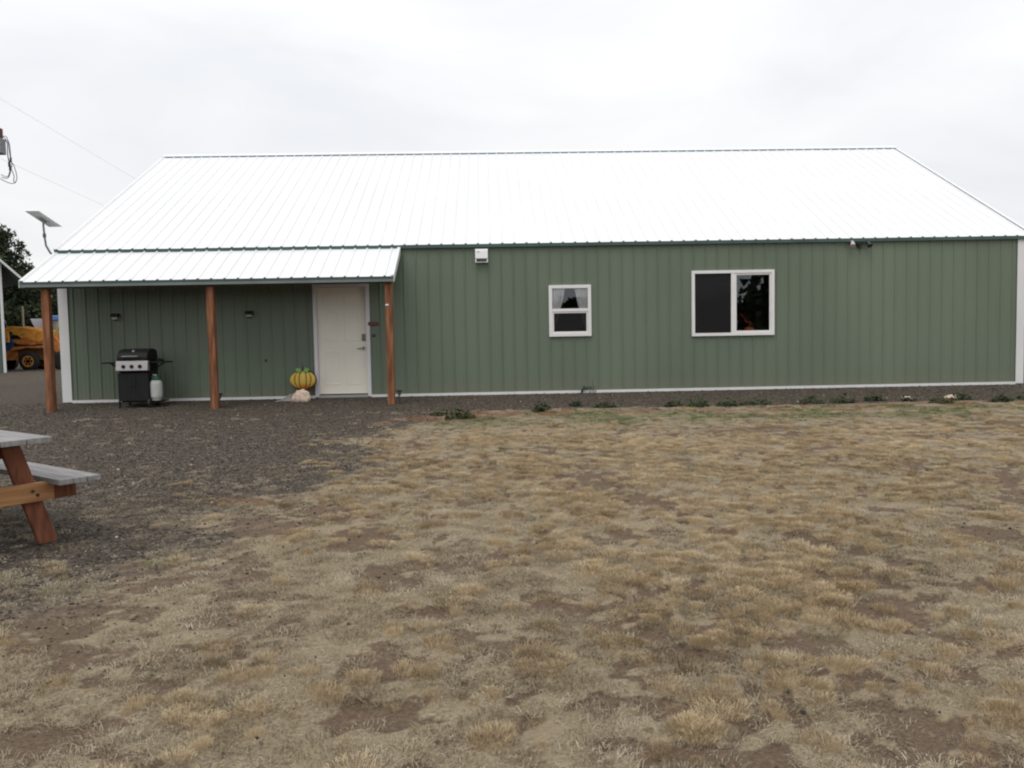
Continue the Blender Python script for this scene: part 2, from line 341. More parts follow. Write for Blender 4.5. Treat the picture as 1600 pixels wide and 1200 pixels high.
def ground_mat():
    M = bpy.data.materials.new('dry_lawn_and_gravel'); M.use_nodes = True; t = M.node_tree; n = t.nodes; l = t.links
    b = n['Principled BSDF']; b.inputs['Roughness'].default_value = .95; b.inputs['Specular IOR Level'].default_value = .15
    tcn = n.new('ShaderNodeTexCoord')
    def noise(s, d=5, r=.6, st=(1,1,1)):
        mpn = n.new('ShaderNodeMapping'); mpn.inputs['Scale'].default_value = st; l.new(tcn.outputs['Object'], mpn.inputs[0])
        q = n.new('ShaderNodeTexNoise'); q.inputs['Scale'].default_value = s; q.inputs['Detail'].default_value = d; q.inputs['Roughness'].default_value = r
        l.new(mpn.outputs[0], q.inputs['Vector']); return q.outputs['Fac']
    def ramp(f, stops):
        r = n.new('ShaderNodeValToRGB'); el = r.color_ramp.elements
        while len(el) < len(stops): el.new(.5)
        for e_, (p, c) in zip(el, stops): e_.position = p; e_.color = (*c, 1)
        l.new(f, r.inputs[0]); return r.outputs[0]
    def attr(a):
        q = n.new('ShaderNodeAttribute'); q.attribute_name = a; return q.outputs['Fac']
    def math_(op, a, b_=None):
        q = n.new('ShaderNodeMath'); q.operation = op
        for i, v in enumerate((a, b_)):
            if v is None: continue
            if isinstance(v, (int, float)): q.inputs[i].default_value = v
            else: l.new(v, q.inputs[i])
        return q.outputs[0]
    def mix(f, a, c):
        q = n.new('ShaderNodeMix'); q.data_type = 'RGBA'
        l.new(f, q.inputs['Factor'])
        for s_, v in (('A', a), ('B', c)):
            if isinstance(v, tuple): q.inputs[s_].default_value = (*v, 1)
            else: l.new(v, q.inputs[s_])
        return q.outputs['Result']
    def sharp(f, nz, lo=.35, hi=.65, amt=.7):
        v = math_('ADD', f, math_('MULTIPLY', math_('SUBTRACT', nz, .5), amt))
        r = n.new('ShaderNodeMapRange'); r.interpolation_type = 'SMOOTHSTEP'; r.inputs['From Min'].default_value = lo; r.inputs['From Max'].default_value = hi
        l.new(v, r.inputs['Value']); return r.outputs[0]
    fine = noise(60, 6, .75); mid = noise(9, 6, .65); streak = noise(90, 4, .7, (1, 3, 1)); fine2 = noise(150, 3, .7)
    big = noise(.9, 4, .6)
    thatch = ramp(fine, [(.3, (.085, .063, .042)), (.46, (.198, .158, .107)), (.62, (.33, .275, .193)), (.8, (.46, .40, .30))])
    thatch2 = mix(sharp(mid, fine2, .4, .62, .5), thatch, ramp(streak, [(.3, (.14, .107, .068)), (.7, (.345, .28, .185))]))
    dirt = ramp(fine, [(.25, (.058, .039, .026)), (.5, (.120, .084, .058)), (.75, (.22, .165, .118))])
    tawny = ramp(streak, [(.3, (.14, .10, .06)), (.7, (.37, .28, .175))])
    # gravel: voronoi stones of mixed colour
    vo = n.new('ShaderNodeTexVoronoi'); vo.inputs['Scale'].default_value = 62; l.new(tcn.outputs['Object'], vo.inputs['Vector'])
    sepc = n.new('ShaderNodeSeparateColor'); l.new(vo.outputs['Color'], sepc.inputs[0])
    grav = ramp(sepc.outputs[0], [(0, (.022, .019, .016)), (.35, (.046, .037, .030)), (.72, (.078, .064, .052)), (.93, (.13, .108, .085)), (1, (.30, .26, .19))])
    grav = mix(sharp(big, fine, .45, .75, .3), grav, ramp(fine, [(.3, (.030, .025, .019)), (.7, (.092, .074, .056))]))
    grav = mix(sharp(noise(5.5, 5, .7), fine, .42, .72, .6), grav, ramp(sepc.outputs[1], [(.2, (.030, .026, .022)), (.8, (.13, .106, .085)), (1, (.22, .185, .14))]))
    c = mix(sharp(attr('tawny'), fine, .3, .8, .5), thatch2, tawny)
    c = mix(sharp(attr('dirt'), mid, .3, .7, .6), c, dirt)
    c = mix(math_('MULTIPLY', sharp(attr('green'), fine, .3, .85, .7), .75), c, ramp(streak, [(.3, (.06, .07, .03)), (.7, (.20, .205, .105))]))
    c = mix(sharp(attr('gravel'), mid, .3, .7, .9), c, grav)
    c = mix(math_('MULTIPLY', sharp(attr('rust'), fine, .3, .8, .8), .8), c, ramp(fine, [(.3, (.09, .04, .022)), (.7, (.23, .115, .07))]))
    l.new(c, b.inputs['Base Color'])
    hgt = math_('ADD', math_('MULTIPLY', fine, .6), math_('MULTIPLY', vo.outputs['Distance'], -.35))
    hgt = math_('ADD', hgt, math_('MULTIPLY', mid, .9))
    bp = n.new('ShaderNodeBump'); bp.inputs['Strength'].default_value = .75; bp.inputs['Distance'].default_value = .02
    l.new(hgt, bp.inputs['Height']); l.new(bp.outputs[0], b.inputs['Normal'])
    return M
me.materials.append(ground_mat())

from bisect import bisect_left
def gz(px, py):
    i = min(max(bisect_left(list(xs), px), 1), nx-1); j = min(max(bisect_left(list(ys), py), 1), ny-1)
    Z = z.reshape(nx, ny); fx = (px-xs[i-1])/(xs[i]-xs[i-1]); fy = (py-ys[j-1])/(ys[j]-ys[j-1])
    return float((Z[i-1, j-1]*(1-fx)+Z[i, j-1]*fx)*(1-fy)+(Z[i-1, j]*(1-fx)+Z[i, j]*fx)*fy)
def gzv(px, py):
    i = np.clip(np.searchsorted(xs, px), 1, nx-1); j = np.clip(np.searchsorted(ys, py), 1, ny-1); Z = z.reshape(nx, ny)
    fx = (px-xs[i-1])/(xs[i]-xs[i-1]); fy = (py-ys[j-1])/(ys[j]-ys[j-1])
    return (Z[i-1, j-1]*(1-fx)+Z[i, j-1]*fx)*(1-fy)+(Z[i-1, j]*(1-fx)+Z[i, j]*fx)*fy

# ------------------------------------------------------------------ main building
LW, H, HE, RY, RZ = 18.26, 2.825, .07, 5.544, 5.72
bld = thing('metal_building', (0, 0, 0), 'long green metal sided building with a white metal roof and a post porch', 'building')
PIT = .2286
WIN = [(4.725, 5.690, 0, 2.085), (9.121, 9.923, 1.063, 2.033), (11.842, 13.426, 1.02, 2.262)]
def wall_profile(x0, x1, h=.017):
    pts = [(x0, 0.0)]
    k = 0
    while True:
        c = k*PIT
        if c-.024 > x1: break
        for dx, dh in ((-.021, 0), (-.009, h), (.009, h), (.021, 0), (.070, 0), (.075, .0028), (.081, .0028), (.086, 0), (.143, 0), (.148, .0028), (.154, .0028), (.159, 0)):
            q = c+dx
            if x0 < q < x1: pts.append((q, dh))
        k += 1
    if len(pts) > 1 and pts[0][0] < 1e-9 and x0 < .009: pts[0] = (x0, h)
    pts.append((x1, 0.0)); return pts
def wall_panel(x0, x1, off, only=None):
    pts = wall_profile(x0, x1); xp = [p[0] for p in pts]; hp = [p[1] for p in pts]
    # height at end points
    def hh(q):
        r = (q+PIT/2) % PIT - PIT/2; a = abs(r)
        return .017 if a <= .009 else (.017*(.021-a)/.012 if a < .021 else 0)
    hp[0] = hh(x0); hp[-1] = hh(x1)
    xx = sorted(set([round(v, 5) for v in xp] + [v for wv in WIN for v in wv[:2] if x0 < v < x1]))
    mb = MB()
    for a, b in zip(xx[:-1], xx[1:]):
        ha = np.interp(a, xp, hp); hb = np.interp(b, xp, hp); zs = [(0.0, H-.01)]
        mid = (a+b)/2
        for (wx0, wx1, wz0, wz1) in WIN:
            if wx0 < mid < wx1:
                zs = [s_ for s_ in ((0.0, wz0), (wz1, H-.01)) if s_[1]-s_[0] > .001]
        if only is not None: zs = zs[only:only+1]
        for z0, z1 in zs:
            mb.add([(a, -ha-off, z0), (b, -hb-off, z0), (b, -hb-off, z1), (a, -ha-off, z1)], [(0, 1, 2, 3)])
    return mb
k = 0; xa = 0.0
while xa < LW-.01:
    xb = min(xa+.9144+(.018 if xa+.9144 < LW else 0), LW)
    if WIN[2][0] < xa and xb < WIN[2][1]:
        for h_ in (0, 1): wall_panel(xa, xb, .0015 if k % 2 else 0, h_).build('wall_panel', green, bld)
    else: wall_panel(max(xa-.0, 0), xb, .0015 if k % 2 else 0).build('wall_panel', green, bld)
    xa += .9144; k += 1
# side and back walls
sl_ = (RZ-H)/(RY+HE)
def gable(xc, sgn):
    mb = MB(); ya = 0.0; q = []
    c = 0
    while c < 2*RY:
        for dx, dh in ((-.021, 0), (-.009, .017), (.009, .017), (.021, 0)):
            if 0 < c+dx < 2*RY: q.append((c+dx, dh))
        c += PIT
    q = [(0, 0)]+q+[(RY, 0), (2*RY, 0)]; q.sort()
    for (a, ha), (b, hb) in zip(q[:-1], q[1:]):
        if b-a < 1e-6: continue
        za = H + sl_*(a if a < RY else 2*RY-a)-.02; zb = H + sl_*(b if b < RY else 2*RY-b)-.02
        mb.add([(xc+sgn*ha, a, 0), (xc+sgn*hb, b, 0), (xc+sgn*hb, b, zb), (xc+sgn*ha, a, za)], [(0, 1, 2, 3)])
    return mb
gable(0, -1).build('gable_wall', green, bld); gable(LW, 1).build('gable_wall', green, bld)
MB().box(0, LW, 2*RY-.02, 2*RY, 0, H).build('rear_wall', green, bld)
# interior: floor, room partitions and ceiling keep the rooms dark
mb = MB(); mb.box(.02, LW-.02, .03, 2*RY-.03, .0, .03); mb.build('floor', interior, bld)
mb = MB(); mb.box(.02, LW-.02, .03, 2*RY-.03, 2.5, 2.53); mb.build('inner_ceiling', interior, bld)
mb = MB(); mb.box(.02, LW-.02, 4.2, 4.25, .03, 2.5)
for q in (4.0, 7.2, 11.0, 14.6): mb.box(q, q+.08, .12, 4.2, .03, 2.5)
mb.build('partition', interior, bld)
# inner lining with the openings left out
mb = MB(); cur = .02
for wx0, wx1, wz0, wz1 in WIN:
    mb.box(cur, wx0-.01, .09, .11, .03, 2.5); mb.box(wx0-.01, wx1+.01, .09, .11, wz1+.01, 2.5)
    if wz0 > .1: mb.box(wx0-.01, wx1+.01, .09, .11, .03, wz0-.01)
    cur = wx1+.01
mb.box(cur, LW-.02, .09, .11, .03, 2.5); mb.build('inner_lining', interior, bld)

# corner and base trim
MB().box(-.022, .145, -.028, -.0205, -.0, H-.03).box(-.03, -.022, -.028, .12, 0, H-.03).build('corner_trim', whitetrim, bld)
MB().box(LW-.125, LW+.022, -.028, -.0205, 0, H-.03).box(LW+.022, LW+.03, -.028, .12, 0, H-.03).build('corner_trim', whitetrim, bld)
for a, b in ((.145, WIN[0][0]-.045), (WIN[0][1]+.045, LW-.125)):
    MB().box(a, b, -.034, -.0195, -.018, .034).build('base_trim', whitetrim, bld)

# roof
def rib_h(q, h=.019):
    r = (q+PIT/2) % PIT - PIT/2; a = abs(r)
    return h if a <= .010 else (h*(.024-a)/.014 if a < .024 else 0)
def prof_pts(a, b, ph=0.):
    pts = {a, b}; k = math.floor((a-ph)/PIT)-1
    while k*PIT+ph < b+.1:
        for dx in (-.024, -.010, .010, .024):
            q = k*PIT+ph+dx
            if a < q < b: pts.add(q)
        k += 1
    return sorted(pts)
def slope_panel(a, b, y0, z0, y1, z1, off=0, ph=0.):
    n = Vector((0, -(z1-z0), (y1-y0))).normalized(); mb = MB(); P = prof_pts(a, b, ph)
    for p, q in zip(P[:-1], P[1:]):
        hp_, hq = rib_h(p-ph)+off, rib_h(q-ph)+off
        mb.add([Vector((p, y0, z0))+n*hp_, Vector((q, y0, z0))+n*hq, Vector((q, y1, z1))+n*hq, Vector((p, y1, z1))+n*hp_], [(0, 1, 2, 3)])
    return mb
RX0, RX1 = -.03, LW+.18
a = RX0; k = 0
while a < RX1-.02:
    b = min(a+.9144+.012, RX1)
    slope_panel(a, b, -HE, H, RY, RZ, .0015*(k % 2), RX0+.06).build('roof_panel', whiteroof, bld); a += .9144; k += 1
MB().add([(RX0, RY, RZ), (RX1, RY, RZ), (RX1, 2*RY+HE, H), (RX0, 2*RY+HE, H)], [(0, 1, 2, 3)]).build('rear_roof', whiteroof, bld)
def eave_strip(a, b, yf, ztop, drop, ph, th=.012):
    P = prof_pts(a, b, ph); mb = MB(); v = []
    for p in P: v += [(p, yf, ztop+rib_h(p-ph)-.001), (p, yf, ztop-drop)]
    f = [(2*i, 2*i+1, 2*i+3, 2*i+2) for i in range(len(P)-1)]
    mb.add(v, f); v2 = [(q[0], q[1]+th, q[2]) for q in v]; mb.add(v2, f)
    mb.add([(a, yf, ztop-drop), (b, yf, ztop-drop), (b, yf+th, ztop-drop), (a, yf+th, ztop-drop)], [(0, 1, 2, 3)]); return mb
eave_strip(RX0, RX1, -HE+.004, H, .062, RX0+.06).build('eave_trim', eavegreen, bld)
# soffit strip closing the little overhang
MB().box(RX0, RX1, -HE+.017, -.001, H-.055, H-.045).build('soffit', eavegreen, bld)
# ridge cap and its closure
sv = Vector((0, RY+HE, RZ-H)).normalized(); nv = Vector((0, -sv.z, sv.y))
A = Vector((0, RY, RZ)); cw = .17
def strip(mb, x0, x1, s0, s1, h0, h1):
    P = []
    for xq in (x0, x1):
        for s_, h_ in ((s0, h0), (s1, h0), (s1, h1), (s0, h1)):
            P.append(Vector((xq, 0, 0)) + A - sv*s_ + nv*h_)
    mb.add(P, [(0, 1, 2, 3), (7, 6, 5, 4), (0, 4, 5, 1), (1, 5, 6, 2), (2, 6, 7, 3), (3, 7, 4, 0)]); return mb
mb = strip(MB(), RX0-.01, RX1+.01, -.005, cw, .0305, .035)
q = nv.copy(); mb.add([(RX0-.01, RY, RZ+.03), (RX1+.01, RY, RZ+.03), (RX1+.01, RY+.15, RZ-.05), (RX0-.01, RY+.15, RZ-.05)], [(0, 1, 2, 3)])
mb.build('ridge_cap', whiteroof, bld)
strip(MB(), RX0+.03, RX1-.03, cw-.03, cw-.012, .0, .0295).build('ridge_closure', closure, bld)
# rake trims
for xc, s_ in ((RX0, -1), (RX1, 1)):
    mb = MB()
    L_ = (Vector((0, RY, RZ))-Vector((0, -HE, H))).length
    def bx(x0, x1, h0, h1):
        strip(mb, min(x0, x1), max(x0, x1), -.0, L_+.004, h0, h1)
    bx(xc-s_*.055, xc+s_*.006, .0205, .025); bx(xc+s_*.0, xc+s_*.006, -.11, .0205)
    mb.build('rake_trim', whitetrim if s_ < 0 else whiteroof, bld)

# porch
PD, PZ, PX1 = 1.287, 2.165, 6.346
porch = MB()
pzt = H-.045                                                           # height where the porch roof meets the wall
sp_ = (pzt-PZ)/(PD-.03)
def pz(yq, off=0): return PZ + (yq+PD)*sp_ + off
for xc in (.08, 1.6, 3.15, 4.7, 6.22):                                 # rafters
    porch.beam((xc, -PD+.11, pz(-PD+.11, -.085)), (xc, -.03, pz(-.03, -.085)), .04, .08)
for yy in (-1.05, -.65, -.25): porch.box(RX0+.03, PX1-.03, yy-.03, yy+.03, pz(yy, -.075), pz(yy, -.040)) # purlins
porch.box(RX0+.06, PX1-.06, -PD+.06, -PD+.10, PZ-.115, PZ-.03)
for q_ in range(5):  # unseen dark boards added under the panels to cut bounce and deepen porch shade
    y0_ = -PD+.05+q_*.245; y1_ = min(y0_+.24, -.03)
    MB().add([(RX0+.02, y0_, pz(y0_, -.022)), (PX1-.02, y0_, pz(y0_, -.022)), (PX1-.02, y1_, pz(y1_, -.022)), (RX0+.02, y1_, pz(y1_, -.022)),
              (RX0+.02, y0_, pz(y0_, -.034)), (PX1-.02, y0_, pz(y0_, -.034)), (PX1-.02, y1_, pz(y1_, -.034)), (RX0+.02, y1_, pz(y1_, -.034))],
             [(0, 1, 2, 3), (4, 7, 6, 5), (0, 4, 5, 1), (1, 5, 6, 2), (2, 6, 7, 3), (3, 7, 4, 0)]).build('porch_shade_board', mat('dark_porch_framing', (.055, .038, .026), .8), bld)
pf = porch.build('porch_frame', mat('dark_porch_framing', (.085, .055, .035), .8), bld)
a = RX0; k = 0
while a < PX1-.02:
    b = min(a+.9144+.012, PX1); 
    slope_panel(a, b, -PD, PZ, -.021, pz(-.021), .0015*(k % 2), RX0+.05).build('porch_roof_panel', whiteroof, bld); a += .9144; k += 1
eave_strip(RX0, PX1-.004, -PD+.004, PZ, .03, RX0+.05, .01).build('porch_eave_trim', eavegreen, bld)
MB().box(RX0, PX1-.004, -PD+.015, -PD+.045, PZ-.092, PZ-.012).build('porch_fascia', fasciagr, bld, bevel=.003)
for xc, s_ in ((RX0, -1), (PX1, 1)):
    mb = MB(); x0, x1 = sorted((xc, xc+s_*.007))
    mb.prismx([(-PD-.004, PZ-.10), (-PD-.004, PZ+.024), (-.022, pz(-.022, .026)), (-.022, pz(-.022, -.12)), (-PD+.05, pz(-PD+.05, -.11))], x0, x1)
    x0, x1 = sorted((xc-s_*.05, xc)); mb.prismx([(-PD-.004, PZ+.021), (-PD-.004, PZ+.025), (-.022, pz(-.022, .027)), (-.022, pz(-.022, .022))], x0, x1)
    mb.build('porch_rake_trim', whitetrim, bld)
posts = []
for i, (xc, lab) in enumerate(((.325, None), (3.147, None), (6.236, None))):
    g = -.17
    mb = MB().box(xc-.062, xc+.062, -PD+.11, -PD+.234, g, PZ-.05)
    posts.append(mb.build('porch_post', postwood, bld, bevel=.006))
posts[2]['label'] = 'brown porch post right of the door with a small white tag'
MB().box(6.18, 6.235, -PD+.105, -PD+.1095, 1.665, 1.69).build('tag', plast, posts[2])

# door
dx0, dx1 = WIN[0][0], WIN[0][1]
fr = MB()
fr.box(dx0-.045, dx0+.02, -.034, .10, .0, 2.13); fr.box(dx1-.02, dx1+.045, -.034, .10, .0, 2.13); fr.box(dx0+.02, dx1-.02, -.034, .10, 2.065, 2.13)
fr.build('door_frame', jamb, bld, bevel=.004)
MB().box(dx0+.021, dx1-.021, -.05, .10, -.012, .035).build('threshold', mat('sill_aluminium', (.42, .40, .40), .4, .6), bld)
dr = MB().box(dx0+.024, dx1-.024, .045, .085, .055, 2.062).build('door', doorm, bld, bevel=.002)
MB().box(dx0+.026, dx1-.026, .040, .0445, .037, .054).build('door_sweep', darkmetal, dr)
dwid = dx1-dx0-.048
for r0, r1 in ((.22, .88), (1.05, 1.62), (1.74, 1.95)):
    for c in (0, 1):
        a0 = dx0+.024+ .12 + c*(dwid-.24+.09)/2; b0 = a0+(dwid-.24-.09)/2
        mb = MB(); i_ = .018
        # recessed groove frame around a raised field
        P = [(a0, r0), (b0, r0), (b0, r1), (a0, r1)]; Q = [(a0+i_, r0+i_), (b0-i_, r0+i_), (b0-i_, r1-i_), (a0+i_, r1-i_)]
        S = [(a0+2*i_, r0+2*i_), (b0-2*i_, r0+2*i_), (b0-2*i_, r1-2*i_), (a0+2*i_, r1-2*i_)]
        v = [(p[0], .0448, p[1]) for p in P]+[(p[0], .0395, p[1]) for p in Q]+[(p[0], .043, p[1]) for p in S]
        f = [(i, (i+1) % 4, 4+(i+1) % 4, 4+i) for i in range(4)]+[(4+i, 4+(i+1) % 4, 8+(i+1) % 4, 8+i) for i in range(4)]+[(8, 9, 10, 11)]
        mb.add(v, f).build('door_panel', doorm, dr)
hd = MB().lathe([(.026, 0), (.028, .012), (.02, .018)], (5.60, .027, .915), 14, 'y').tube([(5.60, .03, .915), (5.60, -.012, .915), (5.585, -.02, .915), (5.49, -.02, .905)], [.01, .01, .011, .009], 8)
hd.build('door_handle', metalg, dr, True)
MB().box(5.575, 5.637, .012, .044, 1.05, 1.18).build('keypad_lock', mat('keypad_grey', (.16, .155, .15), .4, .3), dr, bevel=.006)

# windows
def ring(mb, x0, x1, z0, z1, w_, y0, y1, wb=None):
    wb = wb or w_
    mb.box(x0, x0+w_, y0, y1, z0, z1); mb.box(x1-w_, x1, y0, y1, z0, z1)
    mb.box(x0+w_, x1-w_, y0, y1, z1-w_, z1); mb.box(x0+w_, x1-w_, y0, y1, z0, z0+wb); return mb
# small single hung window
x0, x1, z0, z1 = WIN[1]
wf = ring(MB(), x0-.0, x1+.0, z0, z1, .062, -.048, .05).build('window_frame', vinyl, bld, bevel=.004)
zm = 1.555
MB().box(x0+.062, x1-.062, -.040, .03, zm-.022, zm+.034).build('meeting_rail', vinyl, wf, bevel=.003)
ring(MB(), x0+.0625, x1-.0625, z0+.0625, zm-.0225, .030, -.028, .0).build('sash', vinyl, wf, bevel=.003)
MB().box(x0+.062, x1-.062, .014, .018, zm+.034, z1-.062).build('pane', glass, wf)
MB().box(x0+.093, x1-.093, -.014, -.010, z0+.093, zm-.053).build('pane', glass, wf)
MB().box(x0+.093, x1-.093, -.022, -.021, z0+.093, zm-.053).build('insect_screen', screen, wf)
# big sliding window
x0, x1, z0, z1 = WIN[2]
wf = ring(MB(), x0, x1, z0, z1, .058, -.048, .05).build('window_frame', vinyl, bld, bevel=.004)
xm = 12.63
MB().box(xm-.036, xm+.036, -.043, .03, z0+.058, z1-.058).build('meeting_rail', vinyl, wf, bevel=.003)
ring(MB(), xm+.036, x1-.0585, z0+.0585, z1-.0585, .034, -.034, .0).build('sash', vinyl, wf, bevel=.003)
MB().box(x0+.058, xm-.036, .014, .018, z0+.058, z1-.058).build('pane', glass, wf)
MB().box(xm+.070, x1-.093, -.016, -.012, z0+.093, z1-.093).build('pane', glass, wf)
MB().box(x0+.058, xm-.036, -.024, -.023, z0+.058, z1-.058).build('insect_screen', screen, wf)
for wv in WIN[1:]:
    MB().box(wv[0]-.02, wv[1]+.02, .052, .30, wv[2]-.0, wv[2]+.022).build('inner_sill', plast, bld, bevel=.003)

# ------------------------------------------------------------------ things inside the windows
def drape(name, xo, xi_top, xi_bot, zt, zb, label):
    mb = MB(); nxs, nzs = 22, 14; v = []
    for j in range(nzs+1):
        t = j/nzs; zz = zt+(zb-zt)*t; xi = xi_top+(xi_bot-xi_top)*t**1.3
        for i in range(nxs+1):
            s_ = i/nxs; xx = xo+(xi-xo)*s_; v.append((xx, .036+.009*math.sin(s_*24+1.2*math.sin(t*2))*(1-.2*t), zz))
    f = [(j*(nxs+1)+i, j*(nxs+1)+i+1, (j+1)*(nxs+1)+i+1, (j+1)*(nxs+1)+i) for j in range(nzs) for i in range(nxs)]
    o = mb.add(v, f).build(name, curtain, None, True); tag(o, label, 'curtain', 'white curtains in the small window'); return o
drape('curtain', 9.185, 9.43, 9.20, 1.97, 1.11, 'white pleated curtain drawn to the left side of the small window')
drape('curtain', 9.86, 9.62, 9.845, 1.97, 1.11, 'white pleated curtain drawn to the right side of the small window')
def lobed(mb, c, r, hgt, lobes=9, amp=.1, n=54, rows=10):
    v = []
    for i in range(rows+1):
        th = PI*i/rows
        for k in range(n):
            a = 2*PI*k/n; q = 1-amp*abs(math.cos(a*lobes/2))**3
            dip = 1-.25*math.exp(-(math.sin(th)/.35)**2)
            v.append((c[0]+r*math.sin(th)*math.cos(a)*q, c[1]+r*math.sin(th)*math.sin(a)*q, c[2]+hgt*math.cos(th)*dip))
    f = [(i*n+k, i*n+(k+1) % n, (i+1)*n+(k+1) % n, (i+1)*n+k) for i in range(rows) for k in range(n)]
    return mb.add(v, f)
pk = thing('small_pumpkin', (12.99, .13, WIN[2][2]+.022), 'small round orange pumpkin on the sill inside the large window', 'pumpkin')
lobed(MB(), (0, 0, .075), .10, .078).build('pumpkin_body', orange, pk, True)
MB().tube([(0, 0, .14), (.005, 0, .165), (.02, 0, .185)], [.014, .010, .008], 7).build('stem', mat('dry_stem', (.12, .12, .05), .8), pk, True)
gl = MB(); rr = random.Random(5)
for i in range(26):
    t = i/25; c = Vector((12.83+.22*t, .16+.02*rr.random(), 1.42-.20*t+.03*math.sin(t*9)))
    a = rr.uniform(0, 6.28); s_ = rr.uniform(.015, .03)
    gl.add([c+Vector((s_*math.cos(a), .005, s_*math.sin(a))), c+Vector((-s_*.5*math.sin(a), 0, s_*.5*math.cos(a))), c-Vector((s_*math.cos(a), -.005, s_*math.sin(a))), c+Vector((s_*.5*math.sin(a), 0, -s_*.5*math.cos(a)))], [(0, 1, 2, 3)])
gl.tube([(12.83, .165, 1.43), (12.9, .165, 1.36), (13.0, .165, 1.27), (13.05, .165, 1.12), (13.06, .165, 1.045)], .004, 5)
tag(gl.build('berry_sprig', mat('red_leaf', (.30, .03, .02), .6)), 'dim red autumn sprig above the pumpkin inside the large window', 'sprig')

# ------------------------------------------------------------------ fittings on the walls
for xc, zc, lab in ((1.023, 1.584, 'small dark wall lamp above the gas grill'), (3.504, 1.588, 'small dark wall lamp right of the middle porch post')):
    t = thing('wall_lamp', (xc, -.021, zc), lab, 'lamp', 'wall lamps under the porch')
    MB().prismx([(0, -.01), (0, .06), (-.045, .055), (-.10, .02), (-.10, -.0)], -.068, .068).build('lamp_cap', darkmetal, t, bevel=.004)
    MB().box(-.05, .05, -.075, -.001, -.05, -.011).build('lens', mat('frosted_lens', (.42, .38, .33), .4), t, bevel=.004)
    MB().box(-.02, .02, -.03, -.001, -.075, -.05).build('sensor', darkmetal, t)
t = thing('wall_vent', (7.867, -.021, 2.605), 'white square vent box with a dark louvre high on the green wall', 'vent')
MB().prismx([(0, -.125), (0, .13), (-.03, .13), (-.085, .10), (-.095, -.04), (-.095, -.055), (-.02, -.06), (-.02, -.125)], -.118, .118).build('hood', plast, t, bevel=.004)
for q in (0, 1, 2): MB().box(-.095, .095, -.055+.004*q, -.022, -.075-.018*q, -.067-.018*q).build('louvre', mat('louvre_grey', (.12, .14, .15), .5), t)
MB().box(-.118, -.098, -.09, -.021, -.128, -.0605).box(.098, .118, -.09, -.021, -.128, -.0605).box(-.0975, .0975, -.09, -.021, -.128, -.120).build('surround', plast, t)
MB().box(-.085, -.035, -.0935, -.090, .066, .078).build('printed_mark', mat('print_grey', (.35, .36, .38), .6), t)
t = thing('door_plaque', (5.803, -.021, 1.367), 'narrow reddish brown plaque on the wall right of the door', 'plaque')
MB().prism([(-.085, -.03), (.085, -.03), (.10, -.01), (.10, .02), (.085, .035), (-.085, .035), (-.10, .02), (-.10, -.01)], -.016, 0).build('board', signm, t, bevel=.003)
MB().box(-.07, .07, -.0195, -.0165, -.012, .017).build('raised_field', mat('plaque_field', (.16, .05, .035), .6), t)
t = thing('doorbell', (5.802, -.021, 1.15), 'small dark round doorbell below the brown plaque', 'doorbell')
MB().lathe([(.030, 0), (.030, -.012), (.022, -.022)], (0, 0, 0), 16, 'y').build('housing', darkmetal, t, True)
MB().lathe([(.011, -.0225), (.011, -.027), (.006, -.029)], (0, 0, 0), 12, 'y').build('button', metalg, t, True)
t = thing('wall_pipe_stub', (3.771, -.001, .717), 'small dark pipe stub poking out of the wall between grill and pumpkin', 'pipe')
MB().lathe([(.022, 0), (.022, -.006), (.013, -.008), (.013, -.05)], (0, 0, 0), 12, 'y').build('stub', darkmetal, t, True)
# floodlight under the eave
t = thing('floodlight', (15.05, -.021, 2.72), 'twin headed floodlight mounted under the eave right of the large window', 'floodlight')
MB().lathe([(.05, 0), (.05, -.02), (.03, -.03)], (0, 0, 0), 16, 'y').build('mount', darkmetal, t, True)
for s_, mm, lb in ((-1, mat('lamp_head_silver', (.42, .38, .37), .4), 'silver lamp head'), (1, darkmetal, 'black lamp head')):
    MB().tube([(0, -.025, 0), (s_*.08, -.05, .02), (s_*.14, -.06, .01)], .011, 7).build('arm', darkmetal, t, True)
    h_ = MB().tube([(s_*.145, -.04, .045), (s_*.15, -.075, .01), (s_*.165, -.13, -.05)], [.026, .036, .05], 12)
    h_ = h_.build('lamp_head', mm, t, True); h_['label'] = lb
MB().lathe([(.02, 0), (.028, -.03), (.02, -.045)], (.02, -.04, -.045), 10, 'z').build('sensor', darkmetal, t, True)
# hose bib with short hose and a dry twig
t = thing('hose_bib', (9.78, -.03, .03), 'dark green outdoor tap low on the wall below the small window', 'tap')
MB().tube([(-.06, 0, -.06), (-.055, -.03, .0), (-.02, -.04, .045), (.04, -.03, .05), (.13, -.03, .065)], [.018, .02, .024, .018, .012], 8).build('spout', mat('dark_green_brass', (.02, .04, .032), .5), t, True)
MB().lathe([(.026, 0), (.030, .006), (.026, .012)], (-.015, -.04, .075), 10, 'z').build('valve_wheel', darkmetal, t, True)
t = MB()
for pts in ([(0, 0, 0), (.01, 0, .10), (-.005, 0, .2), (.005, 0, .30)], [(0, 0, .04), (.04, 0, .09), (.06, 0, .16)], [(0, 0, .06), (-.04, 0, .1), (-.05, 0, .15)]): t.tube(pts, [.004]*(len(pts)-1)+[.002], 5)
for i in range(12):
    a = random.uniform(0, 6.3); c = Vector((random.uniform(-.06, .07), 0, random.uniform(.02, .12))); s_ = .02
    t.add([c+Vector((s_*math.cos(a), .004, s_*math.sin(a))), c+Vector((0, 0, .01)), c-Vector((s_*math.cos(a), .004, s_*math.sin(a))), c-Vector((0, 0, .01))], [(0, 1, 2, 3)])
tag(t.build('weed_stalk', mat('weed_dark', (.05, .06, .03), .9), loc=(9.93, -.09, -.03)), 'thin upright weed stalk growing at the wall beside the tap', 'weed')

